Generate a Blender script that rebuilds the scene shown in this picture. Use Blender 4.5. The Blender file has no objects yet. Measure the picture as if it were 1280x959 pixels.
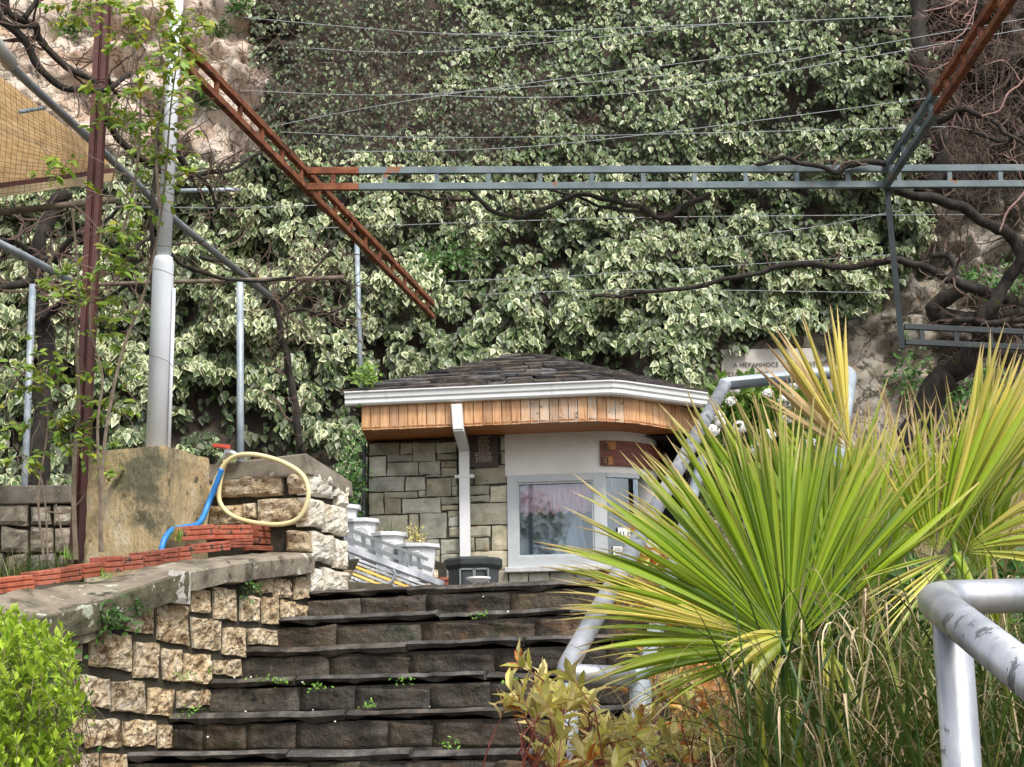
import bpy, math, random
import numpy as np
from mathutils import Vector, Matrix, noise

random.seed(7); rng = np.random.default_rng(7)
sc = bpy.context.scene
# ------------------------------------------------------------------ camera
FPX = 2000.0; PITCH = math.atan((925-479.5)/FPX); ROLL = .0147
Fv = Vector((0, math.cos(PITCH), math.sin(PITCH)))
R0 = Vector((1, 0, 0)); U0 = Vector((0, -math.sin(PITCH), math.cos(PITCH)))
Rv = R0*math.cos(ROLL) - U0*math.sin(ROLL); Uv = U0*math.cos(ROLL) + R0*math.sin(ROLL)
cam = bpy.data.cameras.new('camera'); camo = bpy.data.objects.new('camera', cam)
sc.collection.objects.link(camo); sc.camera = camo
cam.sensor_width = 36; cam.lens = 36*FPX/1280; cam.clip_end = 500; cam.clip_start = .05
camo.matrix_world = Matrix((( Rv.x, Uv.x, -Fv.x, 0), (Rv.y, Uv.y, -Fv.y, 0), (Rv.z, Uv.z, -Fv.z, 0), (0, 0, 0, 1)))
# ------------------------------------------------------------------ sky, sun, exposure
SUN_EL, SUN_AZ = math.radians(52), math.radians(153)     # azimuth clockwise from +Y (behind the camera, a little to the right)
w = bpy.data.worlds.new('World'); sc.world = w; w.use_nodes = True
nt = w.node_tree; nt.nodes.clear()
sky = nt.nodes.new('ShaderNodeTexSky'); sky.sky_type = 'NISHITA'; sky.sun_disc = False
sky.sun_elevation = SUN_EL; sky.sun_rotation = SUN_AZ; sky.air_density = 1.2; sky.dust_density = 3.5
hs = nt.nodes.new('ShaderNodeHueSaturation'); hs.inputs['Saturation'].default_value = .35
bg = nt.nodes.new('ShaderNodeBackground'); bg.inputs[1].default_value = .13
wo = nt.nodes.new('ShaderNodeOutputWorld')
nt.links.new(sky.outputs[0], hs.inputs['Color']); nt.links.new(hs.outputs[0], bg.inputs[0]); nt.links.new(bg.outputs[0], wo.inputs[0])
sl = bpy.data.lights.new('sun', 'SUN'); sl.energy = 1.5; sl.angle = math.radians(11); sl.color = (1, .96, .9)
so = bpy.data.objects.new('sun', sl); sc.collection.objects.link(so)
sd = Vector((math.sin(SUN_AZ)*math.cos(SUN_EL), math.cos(SUN_AZ)*math.cos(SUN_EL), math.sin(SUN_EL)))
so.rotation_euler = sd.to_track_quat('Z', 'Y').to_euler()
sc.view_settings.view_transform = 'Standard'; sc.view_settings.look = 'None'
sc.view_settings.exposure = .86; sc.view_settings.gamma = 1
sc.render.engine = 'CYCLES'; sc.cycles.max_bounces = 5; sc.cycles.transparent_max_bounces = 8
sc.cycles.diffuse_bounces = 3; sc.cycles.glossy_bounces = 3; sc.cycles.use_denoising = True

# ------------------------------------------------------------------ pixel rays -> points in the place
def ray(px, py): return Fv*FPX + Rv*(px-640) - Uv*(py-479.5)
def P(px, py, Y):
    r = ray(px, py); return r*(Y/r.y)
def PZ(px, py, z):
    r = ray(px, py); return r*(z/r.z)
def onp(px, py, p0, n):
    r = ray(px, py); return r*(p0.dot(n)/r.dot(n))
def proj(p):
    d = p.dot(Fv); return 640+FPX*p.dot(Rv)/d, 479.5-FPX*p.dot(Uv)/d
# stair frame: s goes up the flight, t goes across it to the right
AA = .3434; SU = Vector((math.sin(AA), math.cos(AA), 0)); SV = Vector((math.cos(AA), -math.sin(AA), 0))
D1, Z1, RH, TD, TL = 6.65, -.029, .17, .3485, -1.83
O1 = Vector((0, D1, 0)); UP = Vector((0, 0, 1))
def ST(s, t, z): return O1 + SU*s + SV*t + UP*z
def on_t(px, py, t):
    p = onp(px, py, O1+SV*t, SV); return (p-O1).dot(SU), p.z
def on_s(px, py, s):
    p = onp(px, py, O1+SU*s, SU); return (p-O1).dot(SV), p.z
ZTOP = Z1+5*RH
def loc_st(x, y):
    d = Vector((x, y, 0))-O1; return d.dot(SU), d.dot(SV)
def nz(x, y=0., z=0.): return noise.noise(Vector((x, y, z)))
def nzf(x, y=0., z=0.): return noise.fractal(Vector((x, y, z)), .9, 2.1, 4)

# ------------------------------------------------------------------ builders
class MB:
    def __init__(s): s.v = []; s.f = []; s.a = []
    def add(s, vs, fs, at=None):
        o = len(s.v); s.v.extend([tuple(x) for x in vs]); s.f.extend([tuple(i+o for i in f) for f in fs])
        s.a.extend(at if at else [(0, .5, 0)]*len(vs)); return s
    def box(s, c, ax, ay, az):
        c = Vector(c); vs = [c+ax*i+ay*j+az*k for k in (-1, 1) for j in (-1, 1) for i in (-1, 1)]
        return s.add(vs, [(0, 2, 3, 1), (4, 5, 7, 6), (0, 1, 5, 4), (2, 6, 7, 3), (0, 4, 6, 2), (1, 3, 7, 5)])
    def bar(s, a, b, w, h, up=UP):
        a = Vector(a); b = Vector(b); d = (b-a); L = d.length; d = d/L; x = d.cross(up).normalized(); y = x.cross(d)
        return s.box((a+b)/2, x*(w/2), d*(L/2), y*(h/2))
    def hexa(s, q0, q1):     # two quads (front, back), same winding
        return s.add(list(q0)+list(q1), [(0, 1, 2, 3), (7, 6, 5, 4), (0, 4, 5, 1), (1, 5, 6, 2), (2, 6, 7, 3), (3, 7, 4, 0)])
    def tube(s, pts, rad, n=8, closed=False, cap=True, at=None, squash=1):
        pts = [Vector(p) for p in pts]; N = len(pts)
        if not hasattr(rad, '__len__'): rad = [rad]*N
        vs = []; prev = None
        for i, p in enumerate(pts):
            if closed: d = pts[(i+1) % N]-pts[i-1]
            else: d = pts[min(i+1, N-1)]-pts[max(i-1, 0)]
            d = d.normalized() if d.length > 1e-9 else Vector((0, 0, 1))
            if prev is None:
                x = d.orthogonal().normalized()
            else:
                x = prev-d*prev.dot(d)
                x = x.normalized() if x.length > 1e-6 else d.orthogonal().normalized()
            prev = x; y = d.cross(x)
            for k in range(n):
                a = 2*math.pi*k/n; vs.append(p+(x*math.cos(a)+y*math.sin(a)*squash)*rad[i])
        fs = []
        for i in range(N if closed else N-1):
            j = (i+1) % N
            for k in range(n):
                l = (k+1) % n; fs.append((i*n+k, i*n+l, j*n+l, j*n+k))
        if cap and not closed:
            fs.append(tuple(range(n-1, -1, -1))); fs.append(tuple((N-1)*n+k for k in range(n)))
        return s.add(vs, fs, [at]*len(vs) if at else None)
    def prism(s, poly, up):  # planar polygon extruded by vector up
        n = len(poly); vs = [Vector(p) for p in poly]+[Vector(p)+up for p in poly]
        return s.add(vs, [tuple(range(n-1, -1, -1)), tuple(range(n, 2*n))]+[(i, (i+1) % n, n+(i+1) % n, n+i) for i in range(n)])
    def sweep(s, path, prof, right, upv=UP, cap=True):  # prof: list of (a,b); right: list of vectors per path point
        n = len(prof); vs = []
        for p, r in zip(path, right):
            vs += [Vector(p)+r*a+upv*b for a, b in prof]
        fs = [(i*n+k, i*n+(k+1) % n, (i+1)*n+(k+1) % n, (i+1)*n+k) for i in range(len(path)-1) for k in range(n)]
        if cap: fs += [tuple(range(n-1, -1, -1)), tuple((len(path)-1)*n+k for k in range(n))]
        return s.add(vs, fs)
    def lathe(s, c, prof, n=16, ax=UP, sx=1):
        ax = ax.normalized(); x = ax.orthogonal().normalized(); y = ax.cross(x); c = Vector(c); vs = []
        for r, h in prof:
            for k in range(n):
                a = 2*math.pi*(k+.5)/n; vs.append(c+(x*math.cos(a)+y*math.sin(a))*r+ax*h)
        m = len(prof)
        fs = [(i*n+k, i*n+(k+1) % n, (i+1)*n+(k+1) % n, (i+1)*n+k) for i in range(m-1) for k in range(n)]
        fs += [tuple(range(n-1, -1, -1)), tuple((m-1)*n+k for k in range(n))]
        return s.add(vs, fs)
    def build(s, name, mat, parent=None, smooth=False, bev=0, lab=None, cat=None, grp=None, kind=None):
        og = ORG.get(parent.name, Vector((0, 0, 0))) if parent else (CEN(s.v) if not kind == 'structure' else Vector((0, 0, 0)))
        me = bpy.data.meshes.new(name)
        me.from_pydata([(x-og.x, y-og.y, z-og.z) for x, y, z in s.v], [], s.f)
        if any(a != (0, .5, 0) for a in s.a):
            at = me.color_attributes.new('lf', 'FLOAT_COLOR', 'POINT')
            at.data.foreach_set('color', np.array([(a[0], a[1], a[2], 1) for a in s.a], dtype=np.float32).ravel())
        if smooth: me.polygons.foreach_set('use_smooth', [True]*len(me.polygons))
        me.materials.append(mat)
        o = bpy.data.objects.new(name, me); sc.collection.objects.link(o)
        if parent: o.parent = parent
        else: o.location = og
        ORG[o.name] = og
        if bev:
            b = o.modifiers.new('b', 'BEVEL'); b.width = bev; b.segments = 2; b.limit_method = 'ANGLE'
        tag(o, lab, cat, grp, kind); return o
ORG = {}
def CEN(vs):
    a = np.array(vs); return Vector(((a[:, 0].min()+a[:, 0].max())/2, (a[:, 1].min()+a[:, 1].max())/2, a[:, 2].min()))
def tag(o, lab=None, cat=None, grp=None, kind=None):
    if lab: o['label'] = lab
    if cat: o['category'] = cat
    if grp: o['group'] = grp
    if kind: o['kind'] = kind
    return o
def thing(name, loc, lab, cat, grp=None, kind=None):
    o = bpy.data.objects.new(name, None); sc.collection.objects.link(o); o.location = loc; o.empty_display_size = .1
    ORG[o.name] = Vector(loc); return tag(o, lab, cat, grp, kind)

# ------------------------------------------------------------------ materials
def lk(t, a, b): t.links.new(a, b)
def newmat(name):
    m = bpy.data.materials.new(name); m.use_nodes = True; t = m.node_tree; t.nodes.clear()
    o = t.nodes.new('ShaderNodeOutputMaterial'); b = t.nodes.new('ShaderNodeBsdfPrincipled'); lk(t, b.outputs[0], o.inputs[0])
    return m, t, b, o
def noise_n(t, co, scale, detail=5, rough=.6, dist=0, stretch=None):
    n = t.nodes.new('ShaderNodeTexNoise'); n.inputs['Scale'].default_value = scale; n.inputs['Detail'].default_value = detail
    n.inputs['Roughness'].default_value = rough; n.inputs['Distortion'].default_value = dist
    if stretch:
        mp = t.nodes.new('ShaderNodeMapping'); mp.inputs['Scale'].default_value = stretch; lk(t, co, mp.inputs[0]); co = mp.outputs[0]
    lk(t, co, n.inputs['Vector']); return n.outputs['Fac']
def ramp(t, fac, cols):
    r = t.nodes.new('ShaderNodeValToRGB'); e = r.color_ramp.elements
    while len(e) < len(cols): e.new(.5)
    for k, (p, c) in enumerate(cols): e[k].position = p; e[k].color = (*c, 1)
    lk(t, fac, r.inputs[0]); return r.outputs[0]
def mixc(t, fac, a, b, mode='MIX'):
    m = t.nodes.new('ShaderNodeMix'); m.data_type = 'RGBA'; m.blend_type = mode
    for sock, v in ((m.inputs[0], fac), (m.inputs[6], a), (m.inputs[7], b)):
        if isinstance(v, (int, float)): sock.default_value = v
        elif isinstance(v, tuple): sock.default_value = (*v, 1)
        else: lk(t, v, sock)
    return m.outputs[2]
def mth(t, op, a, b=None, c=None, clamp=False):
    m = t.nodes.new('ShaderNodeMath'); m.operation = op; m.use_clamp = clamp
    for k, v in enumerate((a, b, c)):
        if v is None: continue
        if isinstance(v, (int, float)): m.inputs[k].default_value = v
        else: lk(t, v, m.inputs[k])
    return m.outputs[0]
def smst(t, v, lo, hi):
    m = t.nodes.new('ShaderNodeMapRange'); m.interpolation_type = 'SMOOTHSTEP'
    lk(t, v, m.inputs[0]); m.inputs[1].default_value = lo; m.inputs[2].default_value = hi; return m.outputs[0]
def bumpn(t, b, h, strength, dist=.01):
    n = t.nodes.new('ShaderNodeBump'); n.inputs['Strength'].default_value = strength; n.inputs['Distance'].default_value = dist
    lk(t, h, n.inputs['Height']); lk(t, n.outputs[0], b.inputs['Normal'])
def mat(name, cols, scale=5, rough=.8, metal=0, bump=.3, bsc=40, bd=.01, objr=0, spots=(), stretch=None, spec=.5, rvar=0):
    m, t, b, o = newmat(name)
    g = t.nodes.new('ShaderNodeNewGeometry'); co = g.outputs['Position']
    if len(cols) == 1: cols = [(0, cols[0]), (1, cols[0])]
    elif not isinstance(cols[0][1], tuple): cols = [(.3+.4*k/(len(cols)-1), c) for k, c in enumerate(cols)]
    c = ramp(t, noise_n(t, co, scale, stretch=stretch), cols)
    for (sc_, thr, soft, col) in spots:
        c = mixc(t, smst(t, noise_n(t, co, sc_, 6, .65), thr, thr+soft), c, col)
    if objr:
        oi = t.nodes.new('ShaderNodeObjectInfo'); f = mth(t, 'MULTIPLY_ADD', oi.outputs['Random'], 2*objr, 1-objr)
        cb = t.nodes.new('ShaderNodeCombineColor'); lk(t, f, cb.inputs[0])
        r2 = mth(t, 'FRACT', mth(t, 'MULTIPLY', oi.outputs['Random'], 17.3))
        lk(t, mth(t, 'MULTIPLY', f, mth(t, 'MULTIPLY_ADD', r2, objr*.4, 1-objr*.2)), cb.inputs[1])
        lk(t, mth(t, 'MULTIPLY', f, mth(t, 'MULTIPLY_ADD', r2, objr*1.0, 1-objr*.5)), cb.inputs[2])
        c = mixc(t, 1., c, cb.outputs[0], 'MULTIPLY')
    lk(t, c, b.inputs['Base Color']); b.inputs['Roughness'].default_value = rough; b.inputs['Metallic'].default_value = metal
    b.inputs['Specular IOR Level'].default_value = spec
    if rvar:
        lk(t, mth(t, 'MULTIPLY_ADD', noise_n(t, co, scale*2), rvar, rough-rvar/2), b.inputs['Roughness'])
    if bump: bumpn(t, b, noise_n(t, co, bsc, 6, .65, stretch=stretch), bump, bd)
    return m
def leafmat(name, c0, c1, edge=None, rough=.45, trans=.25, tip=None, vein=None, emin=.45, old=None, nsc=60, namp=.95):
    # attribute lf: R = distance from midrib (leaf) or along the blade (palm, grass); G = random; B = pale margin / age
    m, t, b, o = newmat(name)
    a = t.nodes.new('ShaderNodeAttribute'); a.attribute_name = 'lf'; sp = t.nodes.new('ShaderNodeSeparateColor'); lk(t, a.outputs['Color'], sp.inputs[0])
    oi = t.nodes.new('ShaderNodeObjectInfo'); g = t.nodes.new('ShaderNodeNewGeometry')
    r = mth(t, 'FRACT', mth(t, 'ADD', sp.outputs[1], oi.outputs['Random']))
    c = mixc(t, r, c0, c1)
    if old: c = mixc(t, smst(t, mth(t, 'ADD', sp.outputs[2], mth(t, 'MULTIPLY', sp.outputs[0], .35)), .25, .95), c, old)
    n = noise_n(t, g.outputs['Position'], nsc, 3)
    if edge:
        v = mth(t, 'ADD', mth(t, 'ADD', sp.outputs[0], mth(t, 'MULTIPLY', n, namp)), sp.outputs[2])
        c = mixc(t, smst(t, v, .88+emin, 1.3+emin), c, edge)
    if tip: c = mixc(t, smst(t, mth(t, 'ADD', sp.outputs[0], mth(t, 'MULTIPLY', n, .35)), .9, 1.2), c, tip)
    r3 = mth(t, 'FRACT', mth(t, 'MULTIPLY', r, 7.7))
    f = mth(t, 'MULTIPLY_ADD', r3, .5, .72)
    cb = t.nodes.new('ShaderNodeCombineColor')
    for k in range(3): lk(t, f, cb.inputs[k])
    c = mixc(t, 1., c, cb.outputs[0], 'MULTIPLY')
    lk(t, c, b.inputs['Base Color']); b.inputs['Roughness'].default_value = rough
    if trans:
        tr = t.nodes.new('ShaderNodeBsdfTranslucent'); lk(t, c, tr.inputs[0]); mx = t.nodes.new('ShaderNodeMixShader'); mx.inputs[0].default_value = trans
        lk(t, b.outputs[0], mx.inputs[1]); lk(t, tr.outputs[0], mx.inputs[2]); lk(t, mx.outputs[0], o.inputs[0])
    return m

M = {}
M['lime'] = mat('limestone', [(.3, .19, .09), (.66, .51, .32), (.82, .72, .54)], 14, .85, bump=1., bsc=42, bd=.035, objr=.18,
                spots=[(9, .58, .1, (.16, .09, .04)), (38, .57, .07, (.13, .075, .035)), (70, .62, .05, (.05, .035, .02))])
M['limelit'] = mat('sunlit_limestone', [(.45, .37, .26), (.7, .64, .53), (.8, .76, .68)], 14, .85, bump=.9, bsc=45, bd=.02, objr=.1,
                    spots=[(40, .6, .08, (.12, .09, .06))])  # lighter copy of the limestone with the sunny side put into its colour
M['mortar'] = mat('mossy_mortar', [(.014, .012, .008), (.04, .033, .021), (.035, .038, .013)], 9, .9, bump=.6, bsc=50, bd=.01)
M['cap'] = mat('weathered_concrete_cap', [(.10, .088, .062), (.24, .2, .15), (.33, .29, .22)], 5, .85, bump=.7, bsc=45, bd=.012,
               spots=[(4.5, .5, .12, (.075, .066, .04)), (8, .58, .08, (.045, .045, .025)), (11, .62, .03, (.5, .51, .42))])
M['pillar'] = mat('stained_concrete', [(.16, .135, .085), (.30, .24, .14), (.48, .36, .19), (.56, .49, .36)], 4, .9, bump=.9, bsc=34, bd=.02, stretch=(1.3, 1.3, .6),
                  spots=[(2.2, .52, .12, (.13, .12, .075)), (7, .6, .06, (.10, .085, .045)), (60, .62, .06, (.06, .045, .028))])
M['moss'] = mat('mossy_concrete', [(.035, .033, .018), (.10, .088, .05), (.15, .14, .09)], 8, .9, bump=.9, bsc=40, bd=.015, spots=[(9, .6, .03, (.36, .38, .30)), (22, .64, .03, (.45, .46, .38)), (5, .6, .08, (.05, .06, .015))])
M['pcap'] = mat('grey_brown_concrete', [(.08, .07, .05), (.2, .17, .13), (.26, .23, .18)], 6, .85, bump=.5, bsc=40, spots=[(10, .62, .05, (.4, .36, .3)), (7, .62, .1, (.07, .08, .03))])
M['step'] = mat('wet_dark_stone', [(.016, .013, .009), (.052, .039, .026), (.12, .085, .05)], 5, .55, bump=.9, bsc=22, bd=.02, objr=.55, rvar=.4,
                spots=[(5, .54, .12, (.03, .034, .018)), (3.3, .58, .08, (.11, .065, .035)), (10, .6, .08, (.012, .01, .008)), (70, .72, .03, (.3, .26, .22))])
M['nosing'] = mat('worn_slab', [(.022, .019, .016), (.062, .054, .046), (.18, .16, .14)], 8, .5, bump=.8, bsc=25, bd=.015, objr=.25, rvar=.3)
M['hstone'] = mat('grey_green_stone', [(.2, .19, .135), (.36, .345, .265), (.5, .47, .38)], 5, .8, bump=.5, bsc=30, bd=.01, objr=.28,
                  spots=[(4, .6, .1, (.28, .2, .12)), (18, .64, .05, (.16, .15, .11))])
M['hmortar'] = mat('dark_mortar', [(.04, .037, .03), (.08, .075, .06)], 20, .95)
M['slate'] = mat('roof_slate', [(.03, .027, .026), (.085, .075, .07), (.17, .15, .14)], 9, .7, bump=.6, bsc=35, bd=.01, objr=.5, spots=[(7, .68, .05, (.07, .085, .02))])
M['white'] = mat('white_plastic', [(.8, .81, .82), (.74, .75, .75)], 3, .4, bump=0, spots=[(12, .7, .08, (.6, .6, .56))])
M['render'] = mat('white_render', [(.70, .68, .64), (.8, .78, .75)], 3, .9, bump=.2, bsc=150, bd=.004, spots=[(4, .6, .1, (.62, .59, .53)), (1.6, .62, .05, (.66, .63, .58))])
M['wood'] = mat('varnished_pine', [(.42, .18, .08), (.62, .35, .17), (.72, .46, .27)], 6, .45, bump=.15, bsc=20, stretch=(6, 6, .6), objr=.22,
                spots=[(9, .7, .04, (.2, .07, .02))])
M['woodw'] = mat('weathered_pine', [(.40, .2, .1), (.62, .42, .27), (.5, .47, .45)], 7, .7, bump=.3, bsc=20, stretch=(6, 6, .8), objr=.2, spots=[(14, .6, .05, (.16, .11, .08))])
M['soffit'] = mat('soffit_board', [(.36, .13, .04), (.5, .21, .07)], 3, .5, bump=.1, stretch=(1, 6, 1))
M['rust'] = mat('rusty_steel', [(.06, .022, .012), (.20, .062, .024), (.30, .12, .055)], 7, .85, bump=.4, bsc=60, bd=.004, spots=[(9, .62, .06, (.2, .2, .2)), (4, .62, .06, (.04, .015, .01))])
M['blue'] = mat('blue_grey_paint', [(.06, .09, .10), (.125, .165, .18), (.17, .21, .22)], 3, .6, bump=.2, bsc=60, bd=.003, spots=[(5, .63, .04, (.24, .09, .04)), (30, .68, .04, (.1, .06, .04))])
M['bluedk'] = mat('dark_blue_grey_paint', [(.012, .018, .02), (.03, .042, .045)], 3, .6, bump=.2, spots=[(6, .63, .06, (.06, .05, .04))])
M['brown'] = mat('red_brown_paint', [(.06, .018, .015), (.11, .033, .028)], 4, .55, bump=.15, bsc=60, spots=[(20, .7, .05, (.28, .2, .17))])
M['galv'] = mat('worn_galvanised_pipe', [(.28, .30, .33), (.5, .52, .56), (.8, .8, .83)], 7, .42, metal=.7, bump=.25, bsc=40, bd=.004, rvar=.25,
                spots=[(14, .6, .03, (.22, .23, .24)), (5, .68, .02, (.14, .11, .08)), (45, .66, .04, (.3, .31, .32))], stretch=(1, 1, .5))
M['galvb'] = mat('blue_grey_pipe', [(.2, .25, .29), (.33, .38, .42), (.52, .56, .6)], 5, .5, metal=.15, bump=.2, bsc=40, bd=.004, spots=[(16, .66, .03, (.2, .17, .12))])
M['galvd'] = mat('dull_grey_pipe', [(.2, .22, .23), (.33, .35, .37)], 5, .5, metal=.3, bump=.1, spots=[(9, .62, .06, (.16, .12, .08))])
M['polew'] = mat('pale_painted_pole', [(.66, .69, .74), (.76, .79, .84)], 2, .45, bump=.1, spots=[(25, .74, .03, (.3, .3, .3)), (3, .68, .1, (.5, .5, .48))])
M['brick'] = mat('hollow_red_brick', [(.2, .055, .03), (.38, .10, .055), (.42, .2, .13)], 12, .8, bump=.4, bsc=60, bd=.005, objr=.3, spots=[(12, .55, .08, (.07, .04, .025)), (25, .7, .04, (.5, .42, .36))])
M['hosey'] = mat('yellow_hose', [(.66, .56, .26), (.78, .70, .42)], 8, .4, bump=0)
M['hoseb'] = mat('blue_hose', [(.02, .17, .5), (.04, .26, .62)], 8, .4, bump=0)
M['red'] = mat('red_lever', [(.6, .09, .05), (.5, .07, .04)], 8, .5, bump=0)
M['brass'] = mat('silver_tap', [(.7, .7, .7), (.5, .5, .48)], 30, .3, metal=.9, bump=.1)
M['bin'] = mat('charcoal_plastic', [(.025, .03, .032), (.05, .056, .06)], 5, .5, bump=.15, bsc=80)
M['binlt'] = mat('grey_trim', [(.16, .18, .19), (.2, .22, .23)], 5, .5, bump=0)
M['bronze'] = mat('bronze_plate', [(.04, .028, .024), (.065, .045, .04)], 6, .5, metal=.4, bump=.2)
M['letter'] = mat('worn_bronze_letter', [(.36, .27, .2), (.5, .4, .32)], 30, .6, bump=0)
M['marble'] = mat('white_marble', [(.42, .38, .33), (.55, .52, .47)], 5, .5, bump=.05, spots=[(8, .68, .1, (.5, .42, .32))])
M['dark'] = mat('dark_ink', [(.05, .04, .035), (.08, .07, .06)], 20, .7, bump=0)
M['signw'] = mat('red_brown_sign_board', [(.13, .035, .025), (.24, .08, .055)], 8, .6, bump=.3, stretch=(1, 1, 8))
M['signp'] = mat('sign_tan_patch', [(.5, .2, .04), (.42, .2, .06)], 20, .6, bump=0)
M['alu'] = mat('grey_window_frame', [(.42, .45, .47), (.54, .57, .58)], 4, .5, bump=.1, spots=[(14, .7, .05, (.35, .33, .3))])
M['sill'] = mat('worn_white_sill', [(.5, .5, .48), (.68, .68, .66)], 9, .7, bump=.2, spots=[(14, .62, .05, (.3, .27, .22))])
M['curt'] = mat('pink_net_curtain', [(.9, .2, .3), (.95, .5, .54), (.95, .8, .8)], 6, .9, bump=0, stretch=(3, 3, .5), spots=[(9, .62, .06, (.55, .16, .2))])
M['drape'] = mat('pale_blue_cloth', [(.42, .56, .68), (.6, .72, .8)], 5, .9, bump=0)
M['room'] = mat('slate_blue_room_wall', [(.2, .28, .36), (.28, .36, .46)], 2, .9, bump=0)
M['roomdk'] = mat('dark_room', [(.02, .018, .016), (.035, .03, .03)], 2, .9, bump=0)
M['paper'] = mat('paper_notice', [(.62, .64, .6), (.7, .71, .68)], 10, .9, bump=0)
M['soil'] = mat('dark_soil', [(.02, .016, .01), (.07, .055, .035), (.05, .06, .02)], 6, .95, bump=.8, bsc=20, bd=.03)
M['paving'] = mat('dark_paving', [(.07, .065, .055), (.14, .125, .1)], 4, .7, bump=.4)
M['bark'] = mat('dark_vine_bark', [(.010, .008, .006), (.028, .022, .017), (.055, .045, .036)], 18, .9, bump=.8, bsc=60, bd=.012, stretch=(1, 1, .4), spots=[(7, .62, .08, (.05, .065, .015))])
M['barkg'] = mat('grey_brown_stem', [(.11, .08, .055), (.24, .19, .14)], 20, .85, bump=.3)
M['twig'] = mat('brown_twig', [(.07, .045, .035), (.16, .1, .075)], 20, .85, bump=0)
M['twigp'] = mat('pinkish_shoot', [(.22, .11, .09), (.4, .25, .21)], 15, .7, bump=0)
M['redstem'] = mat('red_stem', [(.16, .03, .03), (.28, .08, .05)], 15, .6, bump=0)
M['awn'] = mat('tan_awning_board', [(.24, .14, .055), (.34, .215, .09), (.40, .28, .13)], 3, .75, bump=.3, bsc=15, stretch=(.5, 8, 8), objr=.1)
M['awnedge'] = mat('pale_edge_board', [(.36, .26, .13), (.5, .39, .24)], 5, .7, bump=.1)
M['net'] = mat('black_net', [(.012, .012, .012), (.02, .02, .02)], 5, .7, bump=0)
M['wire'] = mat('grey_wire', [(.26, .28, .3), (.42, .44, .46)], 5, .5, metal=.4, bump=0)
M['petal'] = mat('white_petal', [(.78, .76, .72), (.84, .83, .8)], 40, .7, bump=0)
M['bandy'] = mat('yellow_slat', [(.75, .5, .08), (.7, .5, .15)], 10, .5, bump=0)
M['planter'] = mat('white_planter', [(.62, .63, .66), (.74, .75, .77)], 4, .45, bump=0, spots=[(9, .68, .1, (.45, .43, .38))])
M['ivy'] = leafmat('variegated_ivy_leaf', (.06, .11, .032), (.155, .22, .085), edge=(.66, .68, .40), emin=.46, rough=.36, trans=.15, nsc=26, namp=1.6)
M['ivydk'] = leafmat('old_shaded_ivy_leaf', (.028, .05, .016), (.075, .095, .035), edge=(.42, .42, .24), emin=.8, rough=.5, trans=.1, nsc=26, namp=1.6)  # darker copy of the ivy leaf: old leaves and painted shade in gaps
M['palm'] = leafmat('palm_leaflet', (.17, .30, .010), (.34, .45, .025), tip=(.62, .45, .2), old=(.62, .52, .10), rough=.38, trans=.3)
M['palmd'] = leafmat('dry_palm_leaflet', (.5, .4, .2), (.7, .58, .36), tip=(.35, .2, .09), old=(.6, .42, .2), rough=.6, trans=.2)
M['grass'] = leafmat('grass_blade', (.028, .075, .012), (.10, .17, .03), tip=(.3, .26, .08), old=(.22, .24, .05), rough=.45, trans=.2)
M['straw'] = leafmat('straw_blade', (.38, .28, .15), (.66, .55, .36), rough=.7, trans=.2)
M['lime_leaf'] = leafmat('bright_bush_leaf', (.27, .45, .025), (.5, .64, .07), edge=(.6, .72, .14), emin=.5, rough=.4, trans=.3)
M['phot'] = leafmat('yellow_tinged_leaf', (.9, .80, .42), (.6, .62, .12), rough=.4, trans=.35, old=(.74, .25, .05))
M['young'] = leafmat('young_vine_leaf', (.17, .33, .04), (.34, .45, .07), rough=.5, trans=.35, old=(.55, .5, .05))
M['shrub'] = leafmat('glossy_shrub_leaf', (.09, .19, .025), (.26, .42, .06), edge=(.42, .52, .16), emin=.4, rough=.4, trans=.2)
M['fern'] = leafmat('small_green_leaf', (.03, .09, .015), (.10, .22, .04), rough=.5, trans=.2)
M['clover'] = leafmat('tiny_weed_leaf', (.12, .3, .03), (.22, .42, .05), rough=.5, trans=.2)

# glass of the kiosk
m, t, b, o = newmat('window_glass'); M['glass'] = m
gl = t.nodes.new('ShaderNodeBsdfGlossy'); gl.inputs['Roughness'].default_value = .03; gl.inputs[0].default_value = (.85, .9, .95, 1)
tp = t.nodes.new('ShaderNodeBsdfTransparent'); tp.inputs[0].default_value = (.86, .92, .96, 1)
fr = t.nodes.new('ShaderNodeFresnel'); fr.inputs[0].default_value = 1.5
mx = t.nodes.new('ShaderNodeMixShader'); lk(t, mth(t, 'MULTIPLY_ADD', fr.outputs[0], 1.2, .06), mx.inputs[0]); lk(t, tp.outputs[0], mx.inputs[1]); lk(t, gl.outputs[0], mx.inputs[2]); lk(t, mx.outputs[0], o.inputs[0])
# cliff: lf R = how pink, G = unused, B = dark earth with roots, plus shade painted behind the ivy and under the low beam
m, t, b, o = newmat('cliff_rock'); M['cliff'] = m
a = t.nodes.new('ShaderNodeAttribute'); a.attribute_name = 'lf'; sp = t.nodes.new('ShaderNodeSeparateColor'); lk(t, a.outputs['Color'], sp.inputs[0])
g = t.nodes.new('ShaderNodeNewGeometry'); co = g.outputs['Position']
pink = ramp(t, noise_n(t, co, 1.6, 10, .72, .5), [(.3, (.5, .32, .22)), (.43, (.78, .58, .45)), (.55, (.88, .77, .66)), (.68, (.82, .58, .38))])
pink = mixc(t, smst(t, noise_n(t, co, 9, 8, .75), .6, .68), pink, (.2, .16, .09))
gray = ramp(t, noise_n(t, co, 2.2, 10, .72, .4), [(.3, (.09, .07, .05)), (.42, (.27, .225, .17)), (.55, (.48, .43, .36)), (.70, (.46, .31, .18))])
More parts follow.
